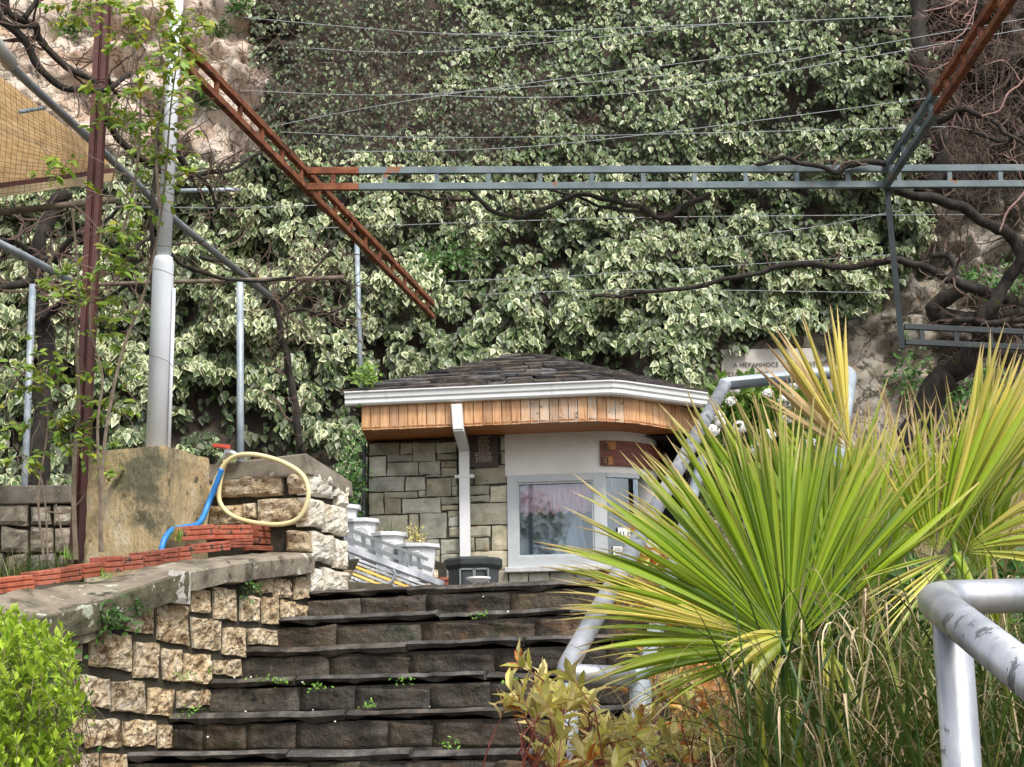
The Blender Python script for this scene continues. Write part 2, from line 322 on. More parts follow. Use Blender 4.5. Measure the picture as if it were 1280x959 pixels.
gray = mixc(t, smst(t, noise_n(t, co, 2.5, 8, .7), .53, .62), gray, (.05, .06, .025))
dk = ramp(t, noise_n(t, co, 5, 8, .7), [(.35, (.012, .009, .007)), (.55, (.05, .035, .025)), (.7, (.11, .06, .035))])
c = mixc(t, sp.outputs[0], gray, pink)
vo = t.nodes.new('ShaderNodeTexVoronoi'); vo.feature = 'DISTANCE_TO_EDGE'; vo.inputs['Scale'].default_value = 2.6
dn = t.nodes.new('ShaderNodeTexNoise'); dn.inputs['Scale'].default_value = 3; dn.inputs['Detail'].default_value = 8; lk(t, co, dn.inputs['Vector'])
dv = t.nodes.new('ShaderNodeVectorMath'); dv.operation = 'MULTIPLY_ADD'; lk(t, dn.outputs['Color'], dv.inputs[0]); dv.inputs[1].default_value = (.7, .7, .7); lk(t, co, dv.inputs[2]); lk(t, dv.outputs[0], vo.inputs['Vector'])
crk = smst(t, vo.outputs['Distance'], .0, .05)
c = mixc(t, mth(t, 'MULTIPLY', mth(t, 'SUBTRACT', 1, crk), .75), c, (.06, .045, .03))
fine = noise_n(t, co, 30, 6, .8)
c = mixc(t, smst(t, fine, .54, .74), c, mixc(t, .35, c, (.14, .10, .06)))
hgt = mth(t, 'ADD', mth(t, 'MULTIPLY', noise_n(t, co, 5, 12, .8), 1.), mth(t, 'MULTIPLY', crk, .25))
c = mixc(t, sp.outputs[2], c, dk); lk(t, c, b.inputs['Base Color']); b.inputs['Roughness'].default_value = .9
bumpn(t, b, hgt, .9, .10)

# ------------------------------------------------------------------ leaves
def mk_leaf(kind):
    # local: x across, y along (0..1), z normal ; returns verts, faces, edge value per vert
    if kind == 'ivy':
        v = [(0, 0, 0), (-.27, .10, .05), (-.40, .36, .08), (-.25, .75, .02), (0, 1.15, -.10), (.25, .75, .02), (.40, .36, .08), (.27, .10, .05), (0, .45, -.06)]
        f = [(8, 0, 1), (8, 1, 2), (8, 2, 3), (8, 3, 4), (8, 4, 5), (8, 5, 6), (8, 6, 7), (8, 7, 0)]; e = [.6, .7, .8, .75, .6, .75, .8, .7, 0]
    elif kind == 'oval':
        v = [(0, 0, 0), (-.2, .3, .06), (-.21, .62, .05), (0, 1, -.07), (.21, .62, .05), (.2, .3, .06), (0, .35, 0), (0, .68, -.01)]
        f = [(0, 6, 1), (6, 7, 2, 1), (7, 3, 2), (0, 5, 6), (5, 4, 7, 6), (4, 3, 7)]; e = [.6, 1, 1, 1, 1, 1, 0, .1]
    elif kind == 'lance':
        v = [(0, 0, 0), (-.15, .3, .05), (-.13, .65, .03), (0, 1, -.16), (.13, .65, .03), (.15, .3, .05), (0, .33, .01), (0, .68, -.04)]
        f = [(0, 6, 1), (6, 7, 2, 1), (7, 3, 2), (0, 5, 6), (5, 4, 7, 6), (4, 3, 7)]; e = [.6, 1, 1, 1, 1, 1, 0, .1]
    return np.array(v, float), f, np.array(e, float)
def norm(a): return a/np.maximum(np.linalg.norm(a, axis=1, keepdims=True), 1e-9)
def leaf_cloud(parent, kind, mtl, pos, tip, nrm, size, bval, nparts=0, fname='foliage', pname='leaf', inframe=True):
    v, f, e = mk_leaf(kind); pos = np.asarray(pos, float); n = len(pos)
    if n == 0: return
    size = np.broadcast_to(np.asarray(size, float), (n,)).copy(); bval = np.broadcast_to(np.asarray(bval, float), (n,)).copy()
    Y = norm(np.asarray(tip, float)); Z = np.asarray(nrm, float); Z = norm(Z-Y*(Z*Y).sum(1, keepdims=True)); X = np.cross(Y, Z)
    og = ORG[parent.name]; rnd = rng.random(n)
    part = np.zeros(n, bool)
    if nparts:
        F = np.array(Fv); d = pos@F; px = 640+FPX*(pos@np.array(Rv))/d; py = 479.5-FPX*(pos@np.array(Uv))/d
        s = size/d*(1+.0*rnd)
        if inframe: s = s*((px > 5) & (px < 1275) & (py > 5) & (py < 950))*(.75+.5*rng.random(n))
        part[np.argsort(-s)[:nparts]] = True
    meshes = []
    if nparts:
        for k in range(4):
            me = bpy.data.meshes.new(pname); vv = v.copy(); vv[:, 2] *= (.6+.5*k); vv[:, 0] *= (1.1-.07*k)
            me.from_pydata(vv.tolist(), [], f); at = me.color_attributes.new('lf', 'FLOAT_COLOR', 'POINT')
            at.data.foreach_set('color', np.stack([e, e*0, e*0+float(np.median(bval)), e*0+1], 1).astype(np.float32).ravel())
            me.materials.append(mtl); meshes.append(me)
        for i in np.nonzero(part)[0]:
            o = bpy.data.objects.new(pname, meshes[i % 4]); sc.collection.objects.link(o); o.parent = parent
            Mx = Matrix(((X[i, 0], Y[i, 0], Z[i, 0], pos[i, 0]-og.x), (X[i, 1], Y[i, 1], Z[i, 1], pos[i, 1]-og.y), (X[i, 2], Y[i, 2], Z[i, 2], pos[i, 2]-og.z), (0, 0, 0, 1)))
            o.matrix_basis = Mx @ Matrix.Scale(size[i], 4)
    r = ~part; n = r.sum()
    if n == 0: return
    k = len(v); cup = (.4+1.2*rng.random((n, 1)))
    V = (X[r][:, None, :]*v[None, :, 0:1] + Y[r][:, None, :]*v[None, :, 1:2] + Z[r][:, None, :]*(v[None, :, 2]*cup)[:, :, None])*size[r][:, None, None] + pos[r][:, None, :] - np.array(og)
    me = bpy.data.meshes.new(fname)
    lens = [len(q) for q in f]; flat = np.array([i for q in f for i in q])
    me.vertices.add(n*k); me.vertices.foreach_set('co', V.astype(np.float32).ravel())
    loops = (flat[None, :]+(np.arange(n)*k)[:, None]).ravel(); me.loops.add(len(loops)); me.loops.foreach_set('vertex_index', loops.astype(np.int32))
    L = np.tile(lens, n); me.polygons.add(len(L)); st = np.concatenate([[0], np.cumsum(L)[:-1]])
    me.polygons.foreach_set('loop_start', st.astype(np.int32)); me.polygons.foreach_set('loop_total', L.astype(np.int32))
    me.update(calc_edges=True)
    at = me.color_attributes.new('lf', 'FLOAT_COLOR', 'POINT')
    C = np.stack([np.tile(e, n), np.repeat(rnd[r], k), np.repeat(bval[r], k), np.ones(n*k)], 1)
    at.data.foreach_set('color', C.astype(np.float32).ravel()); me.materials.append(mtl)
    o = bpy.data.objects.new(fname, me); sc.collection.objects.link(o); o.parent = parent; o['kind'] = 'stuff'; return o
def rdir(n): return norm(rng.normal(size=(n, 3)))

# blades (grass, leaflets)
def blade(mb, base, d0, up, L, w, droop=.4, seg=7, rnd=.5, bv=0, split=None, fold=.3, side=None, power=.8, sag=None, kink=0):
    """a tapering folded strip leaving base in direction d0, bending along `sag`; side = across vector"""
    base = Vector(base); d = Vector(d0).normalized(); sag = sag or Vector((0, 0, -1))
    side = (side or d.cross(up)).normalized(); vs = []; at = []
    p = base.copy(); step = L/seg; cur = d.copy()
    for i in range(seg+1):
        tt = i/seg
        if split: ww = w*(tt/split) if tt < split else w*max(0, (1-tt)/(1-split))**power
        else: ww = w*(min(1, .35+tt*3))*max(0, 1-tt)**power
        ww = max(ww, w*.02)
        nrm = side.cross(cur).normalized()
        vs += [p-side*ww/2, p+nrm*(-ww*fold), p+side*ww/2]; at += [(tt, rnd, bv)]*3
        cur = (cur+sag*(droop*step/L*(.4+1.8*tt))+Vector((0, 0, 0))+side*(kink*step/L*tt)).normalized(); p = p+cur*step
    fs = []
    for i in range(seg):
        a = i*3; fs += [(a, a+1, a+4, a+3), (a+1, a+2, a+5, a+4)]
    mb.add(vs, fs, at)

# rough stone on a quad
def stone(q, nrm, depth=.08, bulge=.02, rough=.012, n=7, seed=0, mb=None, freq=14, edge=.28):
    """q: 4 world corners (bl, br, tr, tl); front face swells along nrm, four sides go back by depth"""
    mb = mb or MB(); q = [Vector(x) for x in q]; vs = []; so_ = seed*3.7
    for j in range(n+1):
        for i in range(n+1):
            a, b = i/n, j/n
            p = q[0]*(1-a)*(1-b)+q[1]*a*(1-b)+q[2]*a*b+q[3]*(1-a)*b
            ed = min(a, 1-a, b, 1-b); prof = min(1, ed/edge) if edge else 1; prof = prof*(2-prof)
            onb = ed < 1e-6
            jx = nz(p.x*9+so_, p.y*9, p.z*9); jz = nz(p.x*9, p.y*9+so_, p.z*9+5)
            sx = (q[1]-q[0]).normalized(); sy = (q[3]-q[0]).normalized()
            if onb: p = p+sx*(jx*.012*(1 if depth > .03 else .3))+sy*(jz*.012*(1 if depth > .03 else .3))
            h = bulge*prof+(rough*(nz(p.x*freq+so_, p.y*freq, p.z*freq)*1.3+.8*nz(p.x*freq*2.3, p.y*freq*2.3+so_, p.z*freq*2.3)) if not onb else rough*.3*jx)
            vs.append(p+nrm*h)
    fs = [(j*(n+1)+i, j*(n+1)+i+1, (j+1)*(n+1)+i+1, (j+1)*(n+1)+i) for j in range(n) for i in range(n)]
    ring = [i for i in range(n+1)]+[j*(n+1)+n for j in range(1, n+1)]+[n*(n+1)+i for i in range(n-1, -1, -1)]+[j*(n+1) for j in range(n-1, 0, -1)]
    o = len(vs); vs += [vs[i]-nrm*depth for i in ring]; m_ = len(ring)
    fs += [(ring[(k+1) % m_], ring[k], o+k, o+(k+1) % m_) for k in range(m_)]
    mb.add(vs, fs); return mb

# ================================================================== SETTING
# ground: stair slope, terraces, plateau up to the cliff
def capz(s): return float(np.interp(s, [-1.6, -.98, -.7, -.37, 0, .37, .87, 1.33, 1.75], [.40, .488, .529, .606, .712, .812, .906, .973, 1.035]))
def gz(x, y):
    s, t = loc_st(x, y)
    base = min(max(Z1+(s-.1)*RH/TD, -1.75), ZTOP-.02)
    if t < TL-.12:
        zz = float(np.interp(s, [-6, -2, -.9, .2, 1.7, 4, 12], [-1.7, -.5, .42, .70, .95, 1.0, 1.2]))
        k = min(1, (TL-.12-t)/.06); z = (base-.3)*(1-k)+zz*k
        return z+.03*nz(x*2, y*2)
    if t > 1.15:
        return base+min(.35, (t-1.15)*.9)*(1 if s < 1.7 else max(.0, 1-(s-1.7)*.2))+.06*nz(x*1.5, y*1.5)
    return base-.26
g_ = MB(); XS = np.unique(np.concatenate([np.linspace(-40, -5, 18), np.linspace(-5, 5, 101), np.linspace(5, 40, 18)]))
YS = np.unique(np.concatenate([np.linspace(-30, 0, 10), np.linspace(0, 14, 141), np.linspace(14, 24, 21), np.linspace(24, 60, 6)]))
g_.v = [(float(x), float(y), gz(x, y)) for y in YS for x in XS]; nx_ = len(XS)
g_.f = [(j*nx_+i, j*nx_+i+1, (j+1)*nx_+i+1, (j+1)*nx_+i) for j in range(len(YS)-1) for i in range(nx_-1)]; g_.a = [(0, .5, 0)]*len(g_.v)
g_.build('ground', M['soil'], smooth=True, kind='structure')

# cliff
UX = [-250, 0, 300, 330, 330]
def ivy_right(py): return float(np.interp(py, [-300, 250, 300, 380, 400, 415, 440, 480, 560, 800], [1148, 1158, 1160, 1100, 1050, 985, 905, 880, 870, 870]))
def ivy_at(px, py):
    """0 none .. 1 full"""
    n = nz(px*.02, py*.02, 3)*28+nz(px*.06, py*.06, 8)*14
    if px > ivy_right(py)+n: return 0
    if px < 312+.12*py+n and py < 196+n*.7: return 0
    sp = 1.0
    k = min(1, max(0, (px-300)/30))*min(1, max(0, (205+.02*px+n*1.5-py)/40))*min(1, max(0, (590-.25*(py-60)+n*2-px)/60))
    k2 = math.exp(-((px-600)/110)**2-((py-150)/60)**2)
    return 1-.52*max(k, k2*.9)
def Yc(x, z):
    r = min(1, max(0, (x-4.6)/.8)); l = min(1, max(0, (-2.6-x)/.8))*min(1, max(0, (z-5.5)/1.))
    k = max(r, l)
    y = 20.9+.07*(z-1)+.40*nz(x*.25, z*.25, 1)+.2*nz(x*.8, z*.8, 5)
    y += k*(.7*abs(nz(x*.7, z*1.5, 9))+.35*nzf(x*2.2, z*2.2, 2)+.14*nzf(x*6, z*6, 3))-.35*k
    return y+max(0, z-9)*.25
cl = MB(); xs = np.concatenate([np.linspace(-22, -7, 20), np.linspace(-6.9, 7.4, 230), np.linspace(7.5, 22, 20)]); zs = np.concatenate([np.linspace(.5, 10.6, 170), np.linspace(10.8, 20, 16)])
for z in zs:
    for x in xs:
        y = Yc(x, z); px, py = proj(Vector((x, y, z))); iv = ivy_at(px, py)
        earth = min(1, max(0, (px-1140)/20))*min(1, max(0, (275+.05*(px-1140)+40*nz(px*.03, py*.03)-py)/30))*.93
        if px > 1170 and py > 395: earth = max(earth, .75+.4*nz(px*.02, py*.02, 4))  # shade under the low beam painted into the rock colour
        iv2 = min(1, iv*3)  # stem mat and shade behind the ivy, darkened into the rock colour
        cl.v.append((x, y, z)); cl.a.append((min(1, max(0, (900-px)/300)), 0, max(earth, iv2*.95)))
n_ = len(xs); cl.f = [(j*n_+i, j*n_+i+1, (j+1)*n_+i+1, (j+1)*n_+i) for j in range(len(zs)-1) for i in range(n_-1)]
cl.build('cliff', M['cliff'], smooth=True, kind='structure')
def on_cliff(px, py, off=0.):
    Y = 20.9
    for _ in range(3):
        p = P(px, py, Y); Y = Yc(p.x, p.z)-off
    return P(px, py, Y)

# ------------------------------------------------------------------ ivy
ivy = thing('ivy', (1, 20.9, .8), 'variegated cream and green ivy hanging down the whole cliff face', 'ivy')
pos = []; tip = []; nr = []; size = []; bv = []; dk_ = []
for _ in range(90000):
    px = random.uniform(-260, 1200); py = random.uniform(-170, 640)
    iv = ivy_at(px, py)
    if iv <= 0: continue
    p = on_cliff(px, py)
    n1 = nz(p.x*1.1, p.z*1.3, 2); n2 = nz(p.x*3.1, p.z*3.3, 6)
    low = min(1, max(0, (py-150)/250)); deep = min(1, max(0, (py-385-(40 if px < 450 else 0))/90))*(1 if px < 470 else .6)
    gap = n1*.6+n2*.75-.34*deep
    if gap < -.34-.12*(1-low) and random.random() < .92: continue
    if iv < .95 and random.random() > iv+.25: continue
    off = .06+max(0, .22+.35*n1+.22*n2)*iv+random.random()*.12
    d = ray(px, py).normalized(); p = p-d*off
    bright = n2*.5+n1*.3
    s = (.072+.038*low+random.uniform(-.024, .034))*(.66+.34*iv)
    if px < 330: s *= 1.12
    old = (iv < .7 and random.random() < .8) or random.random() < .12 or (gap < -.12 and random.random() < .75)  # old leaves; in the gaps the darker colour paints the shade
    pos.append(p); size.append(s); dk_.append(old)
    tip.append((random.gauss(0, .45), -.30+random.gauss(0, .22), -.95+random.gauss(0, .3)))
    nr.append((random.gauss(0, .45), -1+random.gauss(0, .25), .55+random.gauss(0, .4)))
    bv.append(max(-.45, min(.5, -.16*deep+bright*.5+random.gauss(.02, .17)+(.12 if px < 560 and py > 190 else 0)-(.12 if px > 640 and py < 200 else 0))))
pos = np.array(pos); tip = np.array(tip); nr = np.array(nr); size = np.array(size); bv = np.array(bv); dk_ = np.array(dk_)
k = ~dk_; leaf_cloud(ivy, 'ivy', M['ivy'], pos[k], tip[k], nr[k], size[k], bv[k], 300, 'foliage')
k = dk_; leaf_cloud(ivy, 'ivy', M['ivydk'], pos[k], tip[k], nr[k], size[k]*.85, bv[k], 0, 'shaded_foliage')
# brown dead twigs woven through the thin patches of ivy
tw = MB()
for _ in range(2600):
    px = random.uniform(300, 760) if random.random() < .6 else random.uniform(1150, 1300); py = random.uniform(-60, 235)
    if px < 1100 and ivy_at(px, py) > .93: continue
    p = on_cliff(px, py, random.uniform(.05, .3)); d = Vector((random.gauss(0, .7), random.gauss(0, .2), random.gauss(0, .8))); L = random.uniform(.15, .5)
    q = p+d.normalized()*L*.5+Vector((random.gauss(0, .03), 0, -.03)); e = q+(d+Vector((random.gauss(0, .6), 0, random.gauss(0, .6)))).normalized()*L*.5
    tw.tube([p, q, e], [.006, .005, .002], 3, cap=False)
tw.build('dead_twigs', M['twig'], ivy, kind='stuff')
# rockfall net lines over the pale rock
nm = MB()
for k in range(34):
    a = [on_cliff(-60+k*22+i*9-(20), -40+i*26, .1) for i in range(11)]
    if -60+k*22 < 330: nm.tube([p for p in a if proj(p)[0] < 345], .0028, 3, cap=False) if len([p for p in a if proj(p)[0] < 345]) > 1 else None
for k in range(40):
    a = [on_cliff(340-i*34, -60+k*13+i*9, .1) for i in range(13)]
    if k*13-60 < 190: nm.tube(a, .0028, 3, cap=False)
nm.build('rockfall_net', M['barkg'], lab='thin wire rockfall net over the bare pinkish rock at the upper left', cat='net')
# dry tufts on the pale rock
for k, (px, py, lb) in enumerate([(272, 38, 'small dark green tuft rooted in the pink rock near the rusty beam top'), (255, 125, 'small tuft on the pink rock below the rusty beam top'), (90, 35, 'grey green tuft on the rock between the bare branches'), (300, 8, 'tuft of weeds at the top edge of the pink rock')]):
    tf = thing('rock_tuft', on_cliff(px, py), lb, 'plant', 'tufts on the bare rock'); n = 160; c = np.array(on_cliff(px, py, .1))
    leaf_cloud(tf, 'lance', M['fern'], c+rng.normal(size=(n, 3))*(.10, .05, .09), rdir(n)+(0, -.6, .1), rdir(n)+(0, -.5, .5), rng.uniform(.06, .12, n), 0, 0)
# dry grass speckling on pink rock
st_ = MB()
for _ in range(2600):
    px = random.uniform(-80, 330); py = random.uniform(-80, 200)
    if nz(px*.03, py*.03, 12) < -.12: continue
    p = on_cliff(px, py, .02); blade(st_, p, (random.gauss(0, .4), -.6, random.gauss(.2, .6)), UP, random.uniform(.08, .2), .009, 1.2, 3, random.random())
st_.build('dry_grass', M['straw'], kind='stuff', lab='dry straw grass tufts clinging to the bare rock', cat='grass')

# ================================================================== STAIRS
stairs = thing('stairs', ST(0, 0, Z1), None, None, kind='structure')
sr = MB(); TR = 1.25
for i in range(-4, 6):
    z = Z1+i*RH; sr.hexa([ST(i*TD+.022, TL-.1, z-.5), ST(i*TD+.022, TR, z-.5), ST(i*TD+.022, TR, z-.05), ST(i*TD+.022, TL-.1, z-.05)],
                         [ST((i+1)*TD+.06, TL-.1, z-.5), ST((i+1)*TD+.06, TR, z-.5), ST((i+1)*TD+.06, TR, z-.05), ST((i+1)*TD+.06, TL-.1, z-.05)])
sr.build('stair_core', mat('step_mortar', [(.02, .017, .013), (.06, .05, .038), (.09, .075, .055)], 14, .8, bump=.9, bsc=30, bd=.02), stairs)
rl = random.Random(11)
def slab(s0, s1, t0, t1, zt, th, seed):
    mb = MB(); n = max(5, int((t1-t0)/.05)); vs = []
    for i in range(n+1):
        t = t0+(t1-t0)*i/n; e = .022*nz(t*5, seed*3.3)+.014*nz(t*17, seed*1.7); dz = .013*nz(t*3, seed*5.1)+.007*nz(t*19, seed); d2 = .024*nz(t*7, seed*9.1)+.01*nz(t*23, seed)
        vs += [ST(s0+e+.016, t, zt-th+d2), ST(s0+e-.006, t, zt-th*.55+dz), ST(s0+e+.004, t, zt-.014+dz), ST(s0+e+.03, t, zt+dz), ST(s1, t, zt+dz*.5), ST(s1, t, zt-th)]
    fs = [(i*6+k, (i+1)*6+k, (i+1)*6+(k+1) % 6, i*6+(k+1) % 6) for i in range(n) for k in range(6)]+[(5, 4, 3, 2, 1, 0), tuple(n*6+k for k in range(6))]
    mb.add(vs, fs); return mb
for i in range(-4, 6):
    z = Z1+i*RH; t = TL-.06; k = 0
    while t < TR:
        L = rl.uniform(.45, 1.0); e = min(TR, t+L)
        if TR-e < .2: e = TR
        slab(i*TD-.006+rl.uniform(-.012, .012), (i+1)*TD+.05 if i < 5 else i*TD+.5, t+.004, e-.004, z+rl.uniform(-.006, .006), rl.uniform(.03, .048), i*10+k).build('tread_slab', M['nosing'], stairs)
        t = e; k += 1
    t = TL-.06
    while t < TR:
        L = rl.uniform(.2, .62); e = min(TR, t+L)
        if TR-e < .1: e = TR
        s = i*TD+.008+rl.uniform(-.006, .008); jj = rl.uniform(-.012, .012); gp = rl.choice([.0, .0, .001, .006])
        stone([ST(s, t+gp, z-RH+.004), ST(s, e-gp, z-RH+.004), ST(s, e-gp+jj, z-.05-rl.choice([0, 0, .01, .03])), ST(s, t+gp+jj*.5, z-.05-rl.choice([0, .004, .012]))], -SU, .05, rl.uniform(.0, .004), .013, 8, t*7+i, freq=13, edge=.08).build('riser_stone', M['step'], stairs, smooth=True)
        t = e
pt_ = MB()
for _ in range(34):
    i = rl.randrange(-1, 6); t_ = rl.uniform(TL, .9); z_ = Z1+i*RH; s_ = i*TD
    c_ = ST(s_-.014, t_, z_-rl.uniform(.0, .16)) if rl.random() < .6 else ST(s_-.012, t_, z_+.004); r_ = rl.uniform(.0025, .005)
    pt_.box(c_, SV*r_, (SU*.3+UP).normalized()*r_*rl.uniform(.5, 1), SU*.0015)
pt_.build('fallen_petals', M['petal'], kind='stuff', lab='tiny pale fallen petals scattered over the dark steps', cat='petals')
# landing paving behind the top step
pv = MB(); pv.prism([ST(5*TD+.45, -1.7, ZTOP-.06), ST(5*TD+.45, 2.6, ZTOP-.06), ST(16, 2.6, ZTOP-.06), ST(16, -4, ZTOP-.06), ST(3.2, -4, ZTOP-.06), ST(3.2, -1.7, ZTOP-.06)], UP*.055)
pv.build('landing_pavement', M['paving'], kind='structure')
# little weeds on the steps
def weeds(name, pts, n, r, size, mtl, lab, cat, kind='oval', flat=.3, np_=0):
    root = thing(name, pts[0], lab, cat, kind=None); A = []
    for p in pts: A.append(np.array(p)+rng.normal(size=(n, 3))*np.array((r, r, r*flat)))
    A = np.concatenate(A); N = len(A); leaf_cloud(root, kind, mtl, A, rdir(N)+(0, -.2, .3), rdir(N)*.5+(0, -.6, 1), rng.uniform(.6, 1.3, N)*size, 0, np_); return root
mz = []
for (px, py, i) in [(232, 846, 1), (238, 890, 0), (330, 850, 2), (350, 852, 2), (255, 840, 2), (395, 858, 1), (462, 882, 1), (600, 770, 4), (505, 850, 1), (560, 928, 0), (640, 852, 2)]:
    s = i*TD; tt, zz = on_s(px, py, s-.03); mz.append(ST(s-.035, tt, zz))
for k, p in enumerate(mz): 
    n = 26; A = np.array(p)+rng.normal(size=(n, 3))*(.03, .01, .010)
    if k == 0: wr = thing('step_weeds', p, 'tiny bright green weeds sprouting in the joints of the dark stone steps', 'weeds', kind='stuff')
    leaf_cloud(wr, 'oval', M['clover'], A, rdir(n)+(0, -.3, .2), rdir(n)*.4+(0, -.5, 1), rng.uniform(.012, .024, n), 0, 0, 'weed_leaves')

# ================================================================== RETAINING WALL (left of stairs)
wall = thing('stone_retaining_wall', ST(0, TL, 0), 'rough cream stone retaining wall beside the stairs with a sloping concrete cap', 'wall')
TW = TL
cr = MB(); q0 = []; q1 = []
segs = [(-1.6, .28), (-.9, .36), (.35, .70), (1.72, .93)]
for a, b in zip(segs[:-1], segs[1:]):
    cr.hexa([ST(a[0], TW-.012, -1.6), ST(b[0], TW-.012, -1.6), ST(b[0], TW-.012, b[1]-.005), ST(a[0], TW-.012, a[1]-.005)],
            [ST(a[0], TW-.2, -1.6), ST(b[0], TW-.2, -1.6), ST(b[0], TW-.2, b[1]-.005), ST(a[0], TW-.2, a[1]-.005)])
cr.build('wall_core', M['mortar'], wall)
def c3(x, y): return x/2.672, 600+y/2.672
ROWS = [  # x0,x1,y0,y1 in a magnified view of the wall, slope
 (425,515,415,508,.10),(527,630,420,545,.12),(645,740,462,565,.12),(750,820,497,588,.12),(640,705,368,438,.1),(715,790,362,465,.1),(808,868,388,470,.1),(876,934,392,480,.08),(944,985,405,458,.05),(992,1026,415,456,.05),
 (860,910,326,372,.05),(916,974,328,390,.05),(984,1033,326,400,.03),(832,925,497,548,.1),
 (165,276,495,600,.12),(300,440,516,630,.12),(452,530,540,660,.12),(546,610,565,668,.1),(619,706,582,678,.08),(716,806,602,652,.08),(385,410,440,475,.1),
 (165,245,640,712,.08),(256,370,655,758,.08),(376,486,672,780,.06),(497,580,696,788,.05),(597,672,702,757,.03),(678,704,700,756,.03),(180,230,560,630,.1),
 (170,212,745,850,.03),(220,285,785,885,.03),(295,404,797,892,.02),(418,520,806,886,.02),(537,577,815,892,.0),
 (130,205,905,960,.0),(222,330,912,990,.0),(342,425,922,1000,.0),(90,158,500,590,.12),(60,150,610,700,.1),(70,160,720,800,.05),(60,165,815,890,0)]
ri = 0
for (x0, x1, y0, y1, sl_) in ROWS:
    pts = []
    for (x, y) in ((x0, y1), (x1, y1), (x1, y0), (x0, y0)):
        yy = y+(x-(x0+x1)/2)*sl_+rl.uniform(-4, 4); xx = x+rl.uniform(-3, 3); s, z = on_t(*c3(xx, yy), TW); pts.append(ST(s, TW, z))
    stone(pts, SV, .05, .003, .014, 15, ri, freq=26, edge=.14).build('wall_stone', M['lime'], wall); ri += 1
# cap
cp = MB(); prof = []
n = 34; vs = []
for i in range(n+1):
    s = -1.3+(1.715+1.3)*i/n; z = capz(s); j = .012*nz(s*6, 3)+.006*nz(s*25, 5); j2 = .012*nz(s*9, 7); bk_ = min(1, max(0, (-.0-s)/.5))
    th = .12+.05*min(1, max(0, (.3-s)*2))
    sec = [(TW-.02, -th+j), (TW+.045+j2*.6, -th+.012+j), (TW+.05+j2, -.02), (TW+.03+j2, j*.5), (TW-.08, .008+.02*bk_), (TW-.20, .018+.070*bk_+j), (TW-.20, -.12)]
    vs += [ST(s, a, z+b) for a, b in sec]
m_ = 7; cp.add(vs, [(i*m_+k, (i+1)*m_+k, (i+1)*m_+(k+1) % m_, i*m_+(k+1) % m_) for i in range(n) for k in range(m_)]+[tuple(range(m_-1, -1, -1)), tuple(n*m_+k for k in range(m_))])
cp.build('wall_cap', M['cap'], wall)
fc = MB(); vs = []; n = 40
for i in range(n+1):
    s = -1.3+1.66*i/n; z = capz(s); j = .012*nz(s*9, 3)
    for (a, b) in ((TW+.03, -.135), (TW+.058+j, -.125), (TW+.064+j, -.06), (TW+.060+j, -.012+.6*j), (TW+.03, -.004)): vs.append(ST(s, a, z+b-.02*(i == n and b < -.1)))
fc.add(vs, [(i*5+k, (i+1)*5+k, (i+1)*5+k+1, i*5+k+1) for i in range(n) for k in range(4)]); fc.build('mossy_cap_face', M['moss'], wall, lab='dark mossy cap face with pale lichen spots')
# patch of pale mortar on the cap's front
s, z = on_t(226, 735, TW+.06)
pc = stone([ST(s-.09, TW+.052, z-.07), ST(s+.10, TW+.052, z-.07), ST(s+.10, TW+.052, z+.085), ST(s-.05, TW+.052, z+.08)], SV, .03, .008, .006, 6, 4)
pc.build('mortar_patch', mat('pale_mortar', [(.42, .38, .33), (.5, .47, .43)], 7, .8), wall)

# plants growing out of the wall
s, z = on_t(128, 775, TW+.05); p0 = ST(s, TW+.06, z)
fe = thing('wall_fern', p0, 'small dark green fern growing from the joint under the wall cap', 'plant'); n = 150
leaf_cloud(fe, 'lance', M['fern'], np.array(p0)+rng.normal(size=(n, 3))*(.06, .03, .035), rdir(n)*.7+(.2, -.5, -.1), rdir(n)+(0, -.8, .6), rng.uniform(.03, .06, n), 0, 40)
for (px, py, lb) in [(165, 757, 'tiny leafy sprout on the cap face beside a pale lichen spot'), (90, 845, 'dark little weed between two stones low on the retaining wall'), (310, 738, 'patch of green moss under the cap near the wall end')]:
    s, z = on_t(px, py, TW+.04); p0 = ST(s, TW+.05, z); fe = thing('wall_weed', p0, lb, 'plant', 'weeds in the retaining wall'); n = 60
    leaf_cloud(fe, 'oval', M['fern'], np.array(p0)+rng.normal(size=(n, 3))*(.035, .015, .03), rdir(n)+(0, -.5, 0), rdir(n)+(0, -.8, .6), rng.uniform(.018, .035, n), 0, 0)

